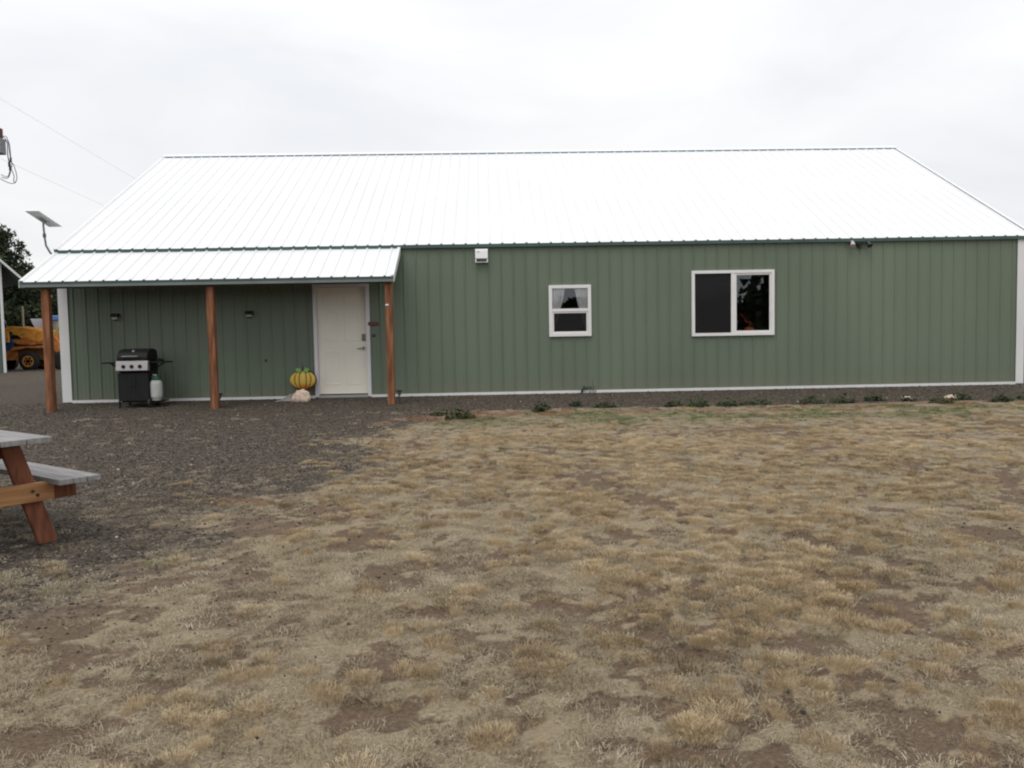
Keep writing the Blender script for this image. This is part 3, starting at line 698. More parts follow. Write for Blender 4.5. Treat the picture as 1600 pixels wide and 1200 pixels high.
# satellite dish
t = thing('satellite_dish', (-.03, .30, 2.62), 'flat white satellite dish on a bent pole at the left roof edge', 'satellite dish')
c = Vector((-.365, .27, 3.45))-Vector((-.03, .30, 2.62))
ex = Vector((.26, 0, 0)); ey = Vector((.285, .30, -.265)); nn = ex.cross(ey).normalized()
def quadbox(mb, c, ex, ey, nn, h0, h1, s=1):
    P = []
    for h_ in (h0, h1):
        for a_, b_ in ((-.5, -.5), (.5, -.5), (.5, .5), (-.5, .5)): P.append(c+ex*a_*s+ey*b_*s+nn*h_)
    return mb.add(P, [(0, 3, 2, 1), (4, 5, 6, 7), (0, 1, 5, 4), (1, 2, 6, 5), (2, 3, 7, 6), (3, 0, 4, 7)])
if nn.z < 0: nn = -nn
quadbox(MB(), c, ex, ey, nn, 0, .03).build('panel', mat('dish_white', (.80, .81, .82), .5), t, bevel=.008)
quadbox(MB(), c-nn*.012, ex*.35, ey*.3, nn, -.02, .012).build('rear_housing', mat('dish_grey', (.25, .26, .27), .5), t, bevel=.006)
MB().tube([c-nn*.03, c+Vector((.0, -.02, -.13)), c+Vector((.012, -.02, -.34)), c+Vector((.03, -.02, -.50)), c+Vector((.10, -.02, -.63)), c+Vector((.20, 0, -.74)), (-.005, .03, .0)], .019, 10).build('mast', mat('mast_grey', (.14, .15, .17), .4, .4), t, True)
MB().lathe([(.024, -.04), (.03, -.02), (.03, .02), (.024, .04)], tuple(c+Vector((.010, -.02, -.31))), 12).build('clamp', mat('mast_clamp', (.07, .08, .09), .5), t, True)
MB().box(-.012, .005, .0, .08, -.06, .06).build('foot_bracket', mat('mast_grey', (.14, .15, .17)), t)

# ------------------------------------------------------------------ gas grill and tank
gx, gy = 1.63, -.62
gg = gz(gx, gy)
t = thing('gas_grill', (gx, gy, gg), 'black gas grill with a steel control panel standing against the green wall', 'grill')
bw, bd = .27, .22
sh = .80-gg*0-.0
cab = MB().box(-bw, bw, -bd, bd, .12, .62).build('cabinet', black, t, bevel=.006)
MB().box(-.004, .004, -bd-.003, -bd-.0005, .14, .60).build('door_gap', blackrub, cab)
for s_ in (-1, 1): MB().tube([(s_*.03, -bd-.002, .38), (s_*.03, -bd-.03, .39), (s_*.03, -bd-.03, .55), (s_*.03, -bd-.002, .56)], .006, 6).build('door_pull', blackrub, cab, True)
cp = MB().prismx([(-bd-.05, .665), (-bd-.02, .835), (-bd+.05, .835), (-bd+.05, .655)], -bw-.01, bw+.01).build('control_panel', steel, t, bevel=.004)
for i in (-1, 0, 1):
    MB().lathe([(.036, .0), (.036, -.006), (.028, -.008), (.026, -.030)], (i*.145+.0, -bd-.036, .735), 16, 'y').build('knob', black, cp, True)
    MB().lathe([(.042, .002), (.042, -.0035)], (i*.145, -bd-.0355, .737), 20, 'y').build('knob_bezel', mat('bezel_bright', (.6, .58, .57), .3, .6), cp, True)
MB().box(-bw, bw, -bd+.052, bd+.02, .625, .84).build('firebox', black, t, bevel=.01)
prof = [(-bd-.01, .842), (-bd-.012, .90), (-bd+.03, .98), (-bd+.12, 1.035), (.08, 1.05), (bd, 1.02), (bd+.03, .92), (bd+.03, .842)]
MB().prismx(prof, -bw+.0, bw+.0).build('lid', black, t, bevel=.015)
MB().tube([(-.16, -bd+.0, .91), (-.16, -bd-.05, .915), (.12, -bd-.05, .915), (.12, -bd+.0, .91)], .011, 8).build('lid_handle', mat('handle_grey', (.20, .20, .21), .35, .6), t, True)
MB().lathe([(.024, .0), (.024, -.008)], (.0, -bd+.065, 1.003), 14, 'y').build('thermometer', steel, t, True)
for s_ in (-1, 1):
    a, b = sorted((s_*(bw+.005), s_*(bw+.29)))
    MB().box(a, b, -bd+.03, bd-.02, .79, .815).build('side_shelf', black, t, bevel=.006)
    MB().beam((s_*(bw), 0, .66), (s_*(bw+.2), 0, .785), .03, .02).build('shelf_brace', black, t)
MB().lathe([(.075, .0), (.08, .03), (.05, .045), (.012, .048), (.012, .06)], (bw+.12, .02, .8155), 16).build('side_burner', black, t, True)
for sx, sy in ((-1, -1), (-1, 1), (1, -1), (1, 1)):
    if sx < 0: MB().box(sx*bw+ (0 if sx < 0 else -.03), sx*bw+.03, sy*bd-(.03 if sy > 0 else 0), sy*bd+(0 if sy > 0 else .03), .0, .1195).build('leg', black, t)
for sy in (-1, 1):
    wv = MB().lathe([(.0, -.018), (.05, -.02), (.075, -.018), (.078, 0), (.075, .018), (.05, .02), (.0, .018)], (bw+.0, sy*(bd-.03), .078), 20, 'x').build('wheel', blackrub, t, True)
MB().box(-bw+.03, bw+.20, -bd+.06, bd-.04, .095, .118).build('cart_base', black, t)
MB().tube([(bw+.08, -bd+.0, .62), (bw+.09, -bd-.01, .5), (bw+.12, -.05, .52), (bw+.13, -.0, .56)], .006, 6).build('gas_hose', blackrub, t, True)
tk = thing('propane_tank', (gx+bw+.085, gy-.10, gg+.12), 'white propane tank with a green collar beside the gas grill', 'propane tank')
MB().lathe([(.08, 0), (.085, .03), (.10, .045), (.104, .08), (.106, .12), (.106, .29), (.098, .33), (.075, .362), (.03, .37)], (0, 0, 0), 24).build('tank_body', mat('tank_paint', (.42, .43, .42), .5, 0, .4, 4, .12), tk, True)
MB().lathe([(.078, 0), (.078, .085)], (0, 0, .345), 20).build('collar', mat('collar_green', (.03, .10, .06), .5), tk, True)
MB().tube([(0, 0, .36), (0, 0, .46)], .016, 8).tube([(-.05, -.02, .45), (.02, 0, .45)], .014, 8).build('valve', mat('brass_valve', (.25, .22, .17), .4, .6), tk, True)

# ------------------------------------------------------------------ pumpkin ornament and rocks
po = thing('pumpkin_ornament', (4.50, -.20, gz(4.5, -.2)), 'yellow metal pumpkin ornament with green leaves left of the door', 'ornament')
zc = .375; RXp, RZp = .242, .185
pm = mat('pumpkin_yellow', (.50, .33, .045), .45)
# orange enamel towards the lower rim of the ornament
t_ = pm.node_tree; b_ = t_.nodes['Principled BSDF']; tcn = t_.nodes.new('ShaderNodeTexCoord'); sx_ = t_.nodes.new('ShaderNodeSeparateXYZ'); rp = t_.nodes.new('ShaderNodeValToRGB')
ns_ = t_.nodes.new('ShaderNodeTexNoise'); ns_.inputs['Scale'].default_value = 14; ad = t_.nodes.new('ShaderNodeMath'); ad.operation = 'MULTIPLY_ADD'; ad.inputs[1].default_value = .08
t_.links.new(tcn.outputs['Object'], sx_.inputs[0]); t_.links.new(tcn.outputs['Object'], ns_.inputs['Vector']); t_.links.new(ns_.outputs['Fac'], ad.inputs[0]); t_.links.new(sx_.outputs['Z'], ad.inputs[2])
rp.color_ramp.elements[0].position = .24; rp.color_ramp.elements[0].color = (.42, .09, .012, 1); rp.color_ramp.elements[1].position = .37; rp.color_ramp.elements[1].color = (.52, .36, .06, 1)
t_.links.new(ad.outputs[0], rp.inputs[0]); t_.links.new(rp.outputs[0], b_.inputs['Base Color'])
bounds = [-1, -.62, -.27, .27, .62, 1]
def halfz(u): return RZp*math.sqrt(max(0, 1-abs(u)**2.6))**.9
for i in range(5):
    u0, u1 = bounds[i], bounds[i+1]; mb = MB(); v = []; n_, m_ = 8, 12
    for j in range(m_+1):
        th = -1+2*j/m_
        wv = math.sqrt(max(0, 1-(th*.985)**2))
        for k in range(n_+1):
            s_ = k/n_; bulge = math.sin(PI*s_)
            # edges follow meridians of an oblate body
            e0 = u0*RXp*(.25+.75*wv) if abs(u0) < 1 else u0*RXp*wv**.8
            e1 = u1*RXp*(.25+.75*wv) if abs(u1) < 1 else u1*RXp*wv**.8
            ed = .007
            xx = e0+ed+(e1-e0-2*ed)*s_; lim = halfz(min(1, abs((u0+u1)/2)))
            zz = zc + th*(RZp*.97 if abs((u0+u1)/2) < .5 else RZp*(.95 if abs((u0+u1)/2) < .7 else .88)); v.append((xx, -.055*wv-.018*bulge*wv, zz))
    mb.add(v, [(j*(n_+1)+k, j*(n_+1)+k+1, (j+1)*(n_+1)+k+1, (j+1)*(n_+1)+k) for j in range(m_) for k in range(n_)])
    mb.build('lobe', pm, po, True)
mb = MB(); nseg = 40
ringv = [(math.copysign(abs(math.cos(2*PI*k/nseg))**.9, math.cos(2*PI*k/nseg))*(RXp+.006), math.sin(2*PI*k/nseg)*(RZp+.004)+zc) for k in range(nseg)]
mb.prism(ringv, -.002, .006)
mb.lathe([(.001, -.05), (RXp*.55, -.043), (RXp*.8, -.02), (RXp*.95, 0)], (0, 0, 0), 4, 'y') if False else None
# domed dark backing so the seams read dark
vv = []
for j in range(9):
    s_ = j/8; r_ = math.sin(s_*PI/2); d_ = -.046*math.cos(s_*PI/2)
    for k in range(nseg): vv.append((ringv[k][0]*r_*.985, d_, (ringv[k][1]-zc)*r_*.985+zc))
mb.add(vv, [(j*nseg+k, j*nseg+(k+1) % nseg, (j+1)*nseg+(k+1) % nseg, (j+1)*nseg+k) for j in range(8) for k in range(nseg)])
mb.build('backing', mat('seam_brown', (.05, .025, .012), .6), po)
leafm = mat('ornament_green', (.16, .34, .09), .5)
for s_ in (-1, 1):
    MB().prism([(s_*.01, zc+.16), (s_*.05, zc+.145), (s_*.10, zc+.155), (s_*.13, zc+.185), (s_*.115, zc+.20), (s_*.12, zc+.225), (s_*.085, zc+.215), (s_*.06, zc+.235), (s_*.04, zc+.205)], -.068, -.058).build('leaf', leafm, po, bevel=.003)
MB().tube([(0, -.03, zc+.17), (.005, -.03, zc+.23), (-.005, -.03, zc+.27)], [.018, .014, .010], 8).tube([(0, -.04, zc+.25), (-.02, -.05, zc+.29), (0, -.05, zc+.335), (.012, -.05, zc+.30)], .004, 5).build('stem', mat('stem_dark', (.035, .045, .03), .6), po, True)
MB().tube([(-.05, .012, -.05), (-.05, .012, zc)], .006, 6).tube([(.05, .012, -.05), (.05, .012, zc)], .006, 6).build('stake', darkmetal, po, True)
o = MB().blob((0, 0, .07), (.165, .11, .135), .22, 3, 16, 11, .25).build('rock', rockpink, None, True, loc=(4.50, -.38, gz(4.5, -.38))); tag(o, 'pale pinkish rock in front of the pumpkin ornament', 'rock')
v_ = MB().prism([(-.24, 0), (.17, 0), (.18, .12), (.08, .14), (-.08, .05)], -.05, .05)
o = v_.build('rock', rockgrey, None, bevel=.015, loc=(4.20, -.30, gz(4.20, -.30)-.01)); tag(o, 'flat grey wedge shaped stone left of the pale rock', 'rock')

# ------------------------------------------------------------------ solar path lights
def path_light(loc, rz, label):
    t = thing('path_light', loc, label, 'path light', 'solar path lights beside the porch posts', rz)
    MB().tube([(0, 0, -.06), (0, 0, .17)], .007, 7).build('stake', darkmetal, t, True)
    MB().lathe([(.018, .15), (.036, .19), (.038, .225)], (0, 0, 0), 14).build('lens', mat('smoky_lens', (.10, .11, .11), .3), t, True)
    MB().lathe([(.060, .226), (.062, .236), (.040, .250), (.008, .254)], (0, 0, 0), 16).build('cap', darkmetal, t, True)
    return t
pl = path_light((6.385, -1.22, gz(6.385, -1.22)), 0, 'black stake light just right of the porch post nearest the door')
l2 = dup(pl, (.33, -1.02, gz(.33, -1.02)), .5, 'leaning black stake light beside the leftmost porch post'); l2.rotation_euler = (0, math.radians(-14), 0)
dup(pl, (3.165, -.90, gz(3.165, -.9)), 1.1, 'black stake light beside the middle porch post')

# ------------------------------------------------------------------ picnic table
WL = mat('weathered_top', (.225, .218, .215), .85, 0, .3, 3, .22, .5, stretch=(1.2, 18, 6))
WR = mat('red_stain', (.15, .047, .026), .8, 0, .3, 5, .25, .4, stretch=(5, 5, 1), col2=(.22, .085, .045))
WY = mat('fresh_beam', (.36, .175, .07), .75, 0, .3, 5, .16, .3, stretch=(3, .6, 9), col2=(.43, .23, .10))
gt = gz(4.95, -10.1)
Ld = Vector((-.78, .626, 0)); Wd = Vector((-.626, -.78, 0))
P0 = Vector((5.295, -10.133, 0))
org = P0 + Wd*.725
tb = thing('picnic_table', (org.x, org.y, gt), 'wooden picnic table with grey weathered boards and red stained legs', 'picnic table', rz=math.atan2(Ld.y, Ld.x))
# local x = along the length (away from the camera), local y = towards Wd
TL = 1.83
for i in range(5):
    y0 = -.392+i*.1565
    MB().box(-.07+random.uniform(-.004, .004), TL+.07, y0+.003, y0+.1535, .715+random.uniform(-.001, .001), .753).build('tabletop_board', WL, tb, bevel=.004)
for s_ in (-1, 1):
    for q in (0, 1, 2):
        y0 = s_*.725 - (s_*q*.093); a, b = sorted((y0, y0-s_*.089))
        MB().box(random.uniform(-.003, .003), TL, a, b, .415, .452).build('seat_board', WL, tb, bevel=.004)
for xe in (.28, TL-.28):
    for s_ in (-1, 1):
        MB().add(*(lambda a, b: ([(xe-.045, a-.062, 0), (xe+.0, a-.062, 0), (xe+.0, a+.062, 0), (xe-.045, a+.062, 0), (xe-.045, b-.062, .675), (xe, b-.062, .675), (xe, b+.062, .675), (xe-.045, b+.062, .675)], [(0, 3, 2, 1), (4, 5, 6, 7), (0, 1, 5, 4), (1, 2, 6, 5), (2, 3, 7, 6), (3, 0, 4, 7)]))(s_*.47, s_*.26)).build('leg', WR, tb, bevel=.004)
    MB().box(xe+.002, xe+.045, -.69, .69, .285, .413).build('seat_beam', WR, tb, bevel=.004)
    MB().box(xe+.002, xe+.045, -.34, .34, .60, .713).build('top_cleat', WR, tb, bevel=.004)
MB().box(.28-.090, .28-.047, -.50, .69, .300, .425).build('seat_beam', WY, tb, bevel=.004)['label'] = 'fresh yellow brown crossbeam'
for s_ in (-1, 1):
    for zz_, yy_ in ((.345, .36), (.375, .33)):
        MB().lathe([(.0, 0), (.011, 0), (.011, -.008), (.0, -.010)], (.28-(.0905 if s_*yy_ > -.5 else .047), s_*yy_+.03*s_, zz_), 8, 'x').build('bolt', darkmetal, tb)
MB().beam((.33, 0, .34), (.90, 0, .70), .04, .09).build('brace', WR, tb)

# ------------------------------------------------------------------ grass, gravel stones (scatter)
def scatter(name, px, py, pz_, rots, scl, idx_, tint, sources, kind='stuff'):
    n = len(px); me = bpy.data.meshes.new(name); me.vertices.add(n)
    me.vertices.foreach_set('co', np.stack([px, py, pz_], 1).ravel().astype(np.float32))
    a = me.attributes.new('rot', 'FLOAT_VECTOR', 'POINT'); a.data.foreach_set('vector', rots.ravel().astype(np.float32))
    a = me.attributes.new('scl', 'FLOAT_VECTOR', 'POINT'); a.data.foreach_set('vector', scl.ravel().astype(np.float32))
    a = me.attributes.new('pick', 'INT', 'POINT'); a.data.foreach_set('value', idx_.astype(np.int32))
    a = me.attributes.new('tint', 'FLOAT', 'POINT'); a.data.foreach_set('value', tint.astype(np.float32))
    o = bpy.data.objects.new(name, me); COL.objects.link(o); tag(o, kind=kind)
    cc = bpy.data.collections.new(name+'_sources')
    for s_ in sources: cc.objects.link(s_)
    g = bpy.data.node_groups.new(name+'_nodes', 'GeometryNodeTree')
    g.interface.new_socket('Geometry', in_out='INPUT', socket_type='NodeSocketGeometry'); g.interface.new_socket('Geometry', in_out='OUTPUT', socket_type='NodeSocketGeometry')
    gi = g.nodes.new('NodeGroupInput'); go = g.nodes.new('NodeGroupOutput')
    ip = g.nodes.new('GeometryNodeInstanceOnPoints'); ci = g.nodes.new('GeometryNodeCollectionInfo')
    ci.inputs['Collection'].default_value = cc; ci.inputs['Separate Children'].default_value = True; ci.inputs['Reset Children'].default_value = True
    def na(nm, ty):
        q = g.nodes.new('GeometryNodeInputNamedAttribute'); q.data_type = ty; q.inputs['Name'].default_value = nm; return q.outputs['Attribute']
    g.links.new(gi.outputs[0], ip.inputs['Points']); g.links.new(ci.outputs[0], ip.inputs['Instance'])
    ip.inputs['Pick Instance'].default_value = True
    g.links.new(na('pick', 'INT'), ip.inputs['Instance Index']); g.links.new(na('rot', 'FLOAT_VECTOR'), ip.inputs['Rotation']); g.links.new(na('scl', 'FLOAT_VECTOR'), ip.inputs['Scale'])
    g.links.new(ip.outputs[0], go.inputs[0])
    md = o.modifiers.new('scatter', 'NODES'); md.node_group = g
    return o
def tint_mat(name, stops, rough=.9, trans=0):
    M = bpy.data.materials.new(name); M.use_nodes = True; t = M.node_tree; b = t.nodes['Principled BSDF']
    b.inputs['Roughness'].default_value = rough; b.inputs['Specular IOR Level'].default_value = .2
    a = t.nodes.new('ShaderNodeAttribute'); a.attribute_type = 'INSTANCER'; a.attribute_name = 'tint'
    oi = t.nodes.new('ShaderNodeNewGeometry'); ad = t.nodes.new('ShaderNodeMath'); ad.operation = 'MULTIPLY_ADD'; ad.inputs[1].default_value = .35
    sb = t.nodes.new('ShaderNodeMath'); sb.operation = 'SUBTRACT'; sb.inputs[1].default_value = .5
    t.links.new(oi.outputs['Random Per Island'], sb.inputs[0]); t.links.new(sb.outputs[0], ad.inputs[0]); t.links.new(a.outputs['Fac'], ad.inputs[2])
    r = t.nodes.new('ShaderNodeValToRGB'); el = r.color_ramp.elements
    while len(el) < len(stops): el.new(.5)
    for e_, (p, c) in zip(el, stops): e_.position = p; e_.color = (*c, 1)
    t.links.new(ad.outputs[0], r.inputs[0]); t.links.new(r.outputs[0], b.inputs['Base Color'])
    return M
def blades(nb, rad, hmin, hmax, lean, wdt, seed, curl=.3, spread=1.0):
    r = random.Random(seed); v = []; f = []
    for i in range(nb):
        a = r.uniform(0, 2*PI); d = rad*math.sqrt(r.random())*spread; bx, by = d*math.cos(a), d*math.sin(a)
        la = a+r.uniform(-1.2, 1.2); ln = lean*r.uniform(.3, 1.2)*(.35+.65*d/rad); hh = r.uniform(hmin, hmax)*(1-.45*(d/rad)**2)
        tw = r.uniform(0, PI); wx, wy = wdt*math.cos(tw)/2, wdt*math.sin(tw)/2
        mx_, my_ = bx+math.cos(la)*ln*hh*.45, by+math.sin(la)*ln*hh*.45; ex_, ey_ = bx+math.cos(la)*ln*hh*1.25, by+math.sin(la)*ln*hh*1.25
        b = len(v); hz = hh*(1-curl*r.random())
        v += [(bx-wx, by-wy, -.004), (bx+wx, by+wy, -.004), (mx_+wx*.8, my_+wy*.8, hh*.6), (mx_-wx*.8, my_-wy*.8, hh*.6), (ex_, ey_, hz)]
        f += [(b, b+1, b+2, b+3), (b+3, b+2, b+4)]
    return v, f
def src(name, vf, M):
    me = bpy.data.meshes.new(name); me.from_pydata(vf[0], [], vf[1]); me.materials.append(M); return bpy.data.objects.new(name, me)
TAWNY = tint_mat('tawny_grass', [(0, (.12, .088, .045)), (.25, (.265, .195, .108)), (.55, (.45, .345, .21)), (1, (.62, .51, .34))])
GREYG = tint_mat('dead_thatch', [(0, (.10, .077, .048)), (.35, (.248, .202, .135)), (.7, (.395, .338, .240)), (1, (.53, .47, .36))])
GREENG = tint_mat('green_grass', [(0, (.035, .055, .02)), (.6, (.10, .125, .045)), (1, (.22, .22, .10))])
tuft_src = [src('tuft_a', blades(260, .085, .035, .065, .7, .0024, 1), TAWNY), src('tuft_b', blades(230, .085, .030, .058, .9, .0024, 2), TAWNY), src('tuft_c', blades(270, .09, .03, .07, .6, .0022, 3), TAWNY)]
that_src = [src('thatch_a', blades(95, .075, .008, .022, 2.6, .0026, 11, .9), GREYG), src('thatch_b', blades(85, .075, .006, .018, 3.2, .0026, 12, .9), GREYG), src('thatch_c', blades(100, .08, .010, .028, 2.0, .0024, 13, .8), GREYG)]
green_src = [src('green_a', blades(60, .07, .015, .045, 1.0, .004, 21), GREENG), src('green_b', blades(50, .07, .012, .035, 1.3, .004, 22), GREENG)]
def rr3(n, tilt=.12): return np.stack([rng.normal(0, tilt, n), rng.normal(0, tilt, n), rng.uniform(0, 2*PI, n)], 1)
# tawny tussocks
sc_t = tr/.085*rng.uniform(.85, 1.15, len(tx))
n = len(tx); hs = rng.uniform(.5, .95, n)*np.where(ty < -9, 1, .9)
# each tussock gets satellites so that outlines are ragged
sx = np.concatenate([tx, tx+rng.normal(0, .07, n), tx+rng.normal(0, .1, n)]); sy = np.concatenate([ty, ty+rng.normal(0, .06, n), ty+rng.normal(0, .09, n)])
ss = np.concatenate([sc_t, sc_t*rng.uniform(.45, .8, n), sc_t*rng.uniform(.35, .7, n)]); hh_ = np.concatenate([hs, hs*.75, hs*.6])
ti = np.clip(.5+.30*(fbm(sx*.7, sy*.7, 3, 99)-.5)*2+rng.normal(0, .13, len(sx)), .05, .95)
scatter('tawny_grass', sx, sy, gzv(sx, sy)-.004, rr3(len(sx)), np.stack([ss, ss, hh_*.9], 1), rng.integers(0, 3, len(sx)), ti, tuft_src)
# matted grey thatch
def thatch(x0, x1, y0, y1, dens):
    a, b = candidates(x0, x1, y0, y1, dens); k_ = in_view(a, b, .8); a, b = a[k_], b[k_]
    p = (1-(.93-.17*sstep(-7, -9, b))*gravel_mask(a, b))*(1-.97*dirt_mask(a, b)); k_ = rng.random(len(a)) < p; return a[k_], b[k_]
A_ = [thatch(0, 16, -14.2, -10.5, 230), thatch(0, 18, -10.5, -7, 130), thatch(0, 19, -7, -2.4, 70)]
a = np.concatenate([q[0] for q in A_]); b = np.concatenate([q[1] for q in A_]); n = len(a)
s_ = rng.uniform(.6, 1.35, n)
ti = np.clip(.52+.7*(fbm(a*1.7, b*1.7, 3, 70)-.5)+rng.normal(0, .14, n), .02, .98)
scatter('dead_thatch', a, b, gzv(a, b)-.001, rr3(n, .1), np.stack([s_, s_, rng.uniform(.7, 1.5, n)], 1), rng.integers(0, 3, n), ti, that_src)
# sparse green shoots along the lawn's far fringe
a, b = candidates(5, 19, -13.8, -2.2, 90); p = green_mask(a, b)*(1-gravel_mask(a, b)*.8); k_ = (rng.random(len(a)) < p*.7) & in_view(a, b, .8); a, b = a[k_], b[k_]; n = len(a)
s_ = rng.uniform(.5, 1.2, n)
scatter('green_grass', a, b, gzv(a, b), rr3(n), np.stack([s_, s_, s_*rng.uniform(.5, 1.1, n)], 1), rng.integers(0, 2, n), rng.uniform(.35, 1, n), green_src)
# gravel stones
STONE = tint_mat('gravel_stone', [(0, (.02, .018, .016)), (.4, (.050, .040, .033)), (.75, (.10, .081, .064)), (.93, (.18, .145, .11)), (1, (.40, .34, .26))], .85)
def stone(seed):
    mb = MB().blob((0, 0, 0), (1, .8, .55), .22, seed, 6, 4); return (mb.v, mb.f)
st_src = [src('stone_%s' % c_, stone(30+i), STONE) for i, c_ in enumerate('abcde')]
def stones(x0, x1, y0, y1, dens, lo, hi):
    a, b = candidates(x0, x1, y0, y1, dens); k_ = in_view(a, b, 1.0) & (rng.random(len(a)) < gravel_mask(a, b)**1.5+.012+.05*dirt_mask(a, b)); a, b = a[k_], b[k_]
    return a, b, rng.uniform(lo, hi, len(a))*rng.choice([.7, 1, 1, 1.35], len(a))
S_ = [stones(0, 18, -13.5, -8, 700, .004, .011), stones(-3, 8, -8, -3.2, 480, .005, .013), stones(-4, 19, -3.2, -.03, 320, .006, .014)]
a = np.concatenate([q[0] for q in S_]); b = np.concatenate([q[1] for q in S_]); s_ = np.concatenate([q[2] for q in S_]); n = len(a)
ti = np.clip(rng.beta(2.2, 3.2, n)+(rng.random(n) < .02)*.45, 0, 1)
scatter('gravel_stones', a, b, gzv(a, b)+s_*.15, np.stack([rng.normal(0, .3, n), rng.normal(0, .3, n), rng.uniform(0, 6.28, n)], 1), np.stack([s_, s_, s_], 1), rng.integers(0, 5, n), ti, st_src)

# ------------------------------------------------------------------ weeds at the gravel edge
weedm = mat('weed_green', (.030, .048, .018), .8, 0, .3, 30, .3, col2=(.06, .085, .03))
weedl = mat('weed_pale', (.10, .12, .05), .8, 0, .3, 30, .3)
def weed(cx, cy, rad, hgt, n_, seed, label, M=None):
    r = random.Random(seed); mb = MB(); zb = 0
    for i in range(n_):
        a = r.uniform(0, 2*PI); d = rad*math.sqrt(r.random()); c = Vector((d*math.cos(a), d*.7*math.sin(a), hgt*(1-(d/rad)**2)*r.uniform(.1, 1)))
        l_ = r.uniform(.03, .07); wv = l_*.28; la = r.uniform(0, 2*PI); dr_ = Vector((math.cos(la), math.sin(la), r.uniform(-.2, .9))).normalized(); sd_ = dr_.cross(Vector((0, 0, 1))).normalized()*wv
        mb.add([c, c+dr_*l_*.5+sd_, c+dr_*l_, c+dr_*l_*.5-sd_], [(0, 1, 2, 3)])
    o = mb.build('weed', M or weedm, None, loc=(cx, cy, gz(cx, cy)))
    return tag(o, label, 'weed', 'green weeds along the gravel edge')
WE = [(7.52,-3.35,.23,.11,300,'broad ragged green weed patch, the largest, right of the porch on the gravel edge'),
      (7.25,-2.85,.25,.05,150,'flat green weed spreading behind the largest weed patch'),
      (8.80,-2.55,.15,.13,200,'dark round weed tuft on the gravel below and left of the small window'),
      (9.40,-2.05,.11,.08,110,'small dark weed tuft directly below the small window'),
      (9.85,-2.30,.20,.07,150,'low green weed below the outdoor tap'),
      (11.0,-2.30,.17,.10,170,'dark weed clump below the left edge of the large window'),
      (11.35,-2.45,.20,.12,220,'bushy dark weed below the left pane of the large window'),
      (11.85,-2.40,.20,.11,220,'dark green weed below the middle of the large window'),
      (12.35,-2.25,.28,.08,240,'long low dark weed below the right pane of the large window'),
      (13.30,-2.20,.22,.11,220,'dark weed clump just right of the large window'),
      (13.85,-2.15,.22,.10,190,'ragged weed between the large window and the floodlight'),
      (14.45,-2.00,.18,.09,170,'weed clump left of the floodlight on the gravel strip'),
      (14.95,-2.15,.14,.08,120,'small weed below the floodlight beside a pale stone'),
      (15.30,-2.55,.20,.11,200,'dark weed in front of the pinkish stone below the floodlight'),
      (15.85,-2.15,.17,.10,170,'dark weed to the right of the pinkish stone'),
      (16.35,-2.45,.18,.08,170,'low weed near the right end of the gravel strip'),
      (16.85,-2.35,.22,.11,210,'bushy weed second from the right corner of the building'),
      (17.3,-2.25,.20,.12,200,'rightmost bushy weed near the white corner trim')]
for i, q in enumerate(WE): weed(q[0], q[1], q[2]*1.0, q[3]*1.35, int(q[4]*1.3), 100+i, q[5])
for i, (cx, cy, r_, lb) in enumerate(((15.05, -1.95, .10, 'small pale pinkish stone on the gravel strip under the floodlight'), (15.75, -2.05, .13, 'larger pale pinkish stone behind a weed on the gravel strip'))):
    tag(MB().blob((0, 0, .02), (r_, r_*.7, r_*.4), .15, 40+i, 10, 6, .3).build('stone', rockpink, None, True, loc=(cx, cy, gz(cx, cy))), lb, 'stone')

# ------------------------------------------------------------------ left background: shed, loader, boat, trees, pole
sh = thing('neighbour_shed', (-10.73, 17.0, -.05), 'green shed with white corner trim at the left edge of the photo', 'shed', rz=math.radians(37))
shg = mat('shed_green', (.09, .12, .10), .5, 0, .4, .8, .1)
SW, SHt, SRZ = 5.0, 4.25, 6.75
mb = MB(); q = [(-SW, 0)]; c_ = -SW+.1
while c_ < -.05:
    q += [(c_-.02, 0), (c_-.01, .017), (c_+.01, .017), (c_+.02, 0)]; c_ += PIT
q.append((0, 0))
for (a1, h1), (b1, h2) in zip(q[:-1], q[1:]):
    f_ = lambda xx: SHt + (SRZ-SHt)*(1-abs(xx+SW/2)/(SW/2))
    mb.add([(a1, -h1, 0), (b1, -h2, 0), (b1, -h2, f_(b1)), (a1, -h1, f_(a1))], [(0, 1, 2, 3)])
mb.build('gable_wall', shg, sh)
MB().box(-.02, 0, .03, 9, 0, SHt).build('side_wall', shg, sh); MB().box(-SW, -SW+.02, .03, 9, 0, SHt).build('side_wall', shg, sh)
MB().box(-.07, .03, -.035, -.02, 0, SHt).box(.001, .03, -.0195, .07, 0, SHt).build('corner_trim', whitetrim, sh)
k2 = (SRZ-SHt)/(SW/2)
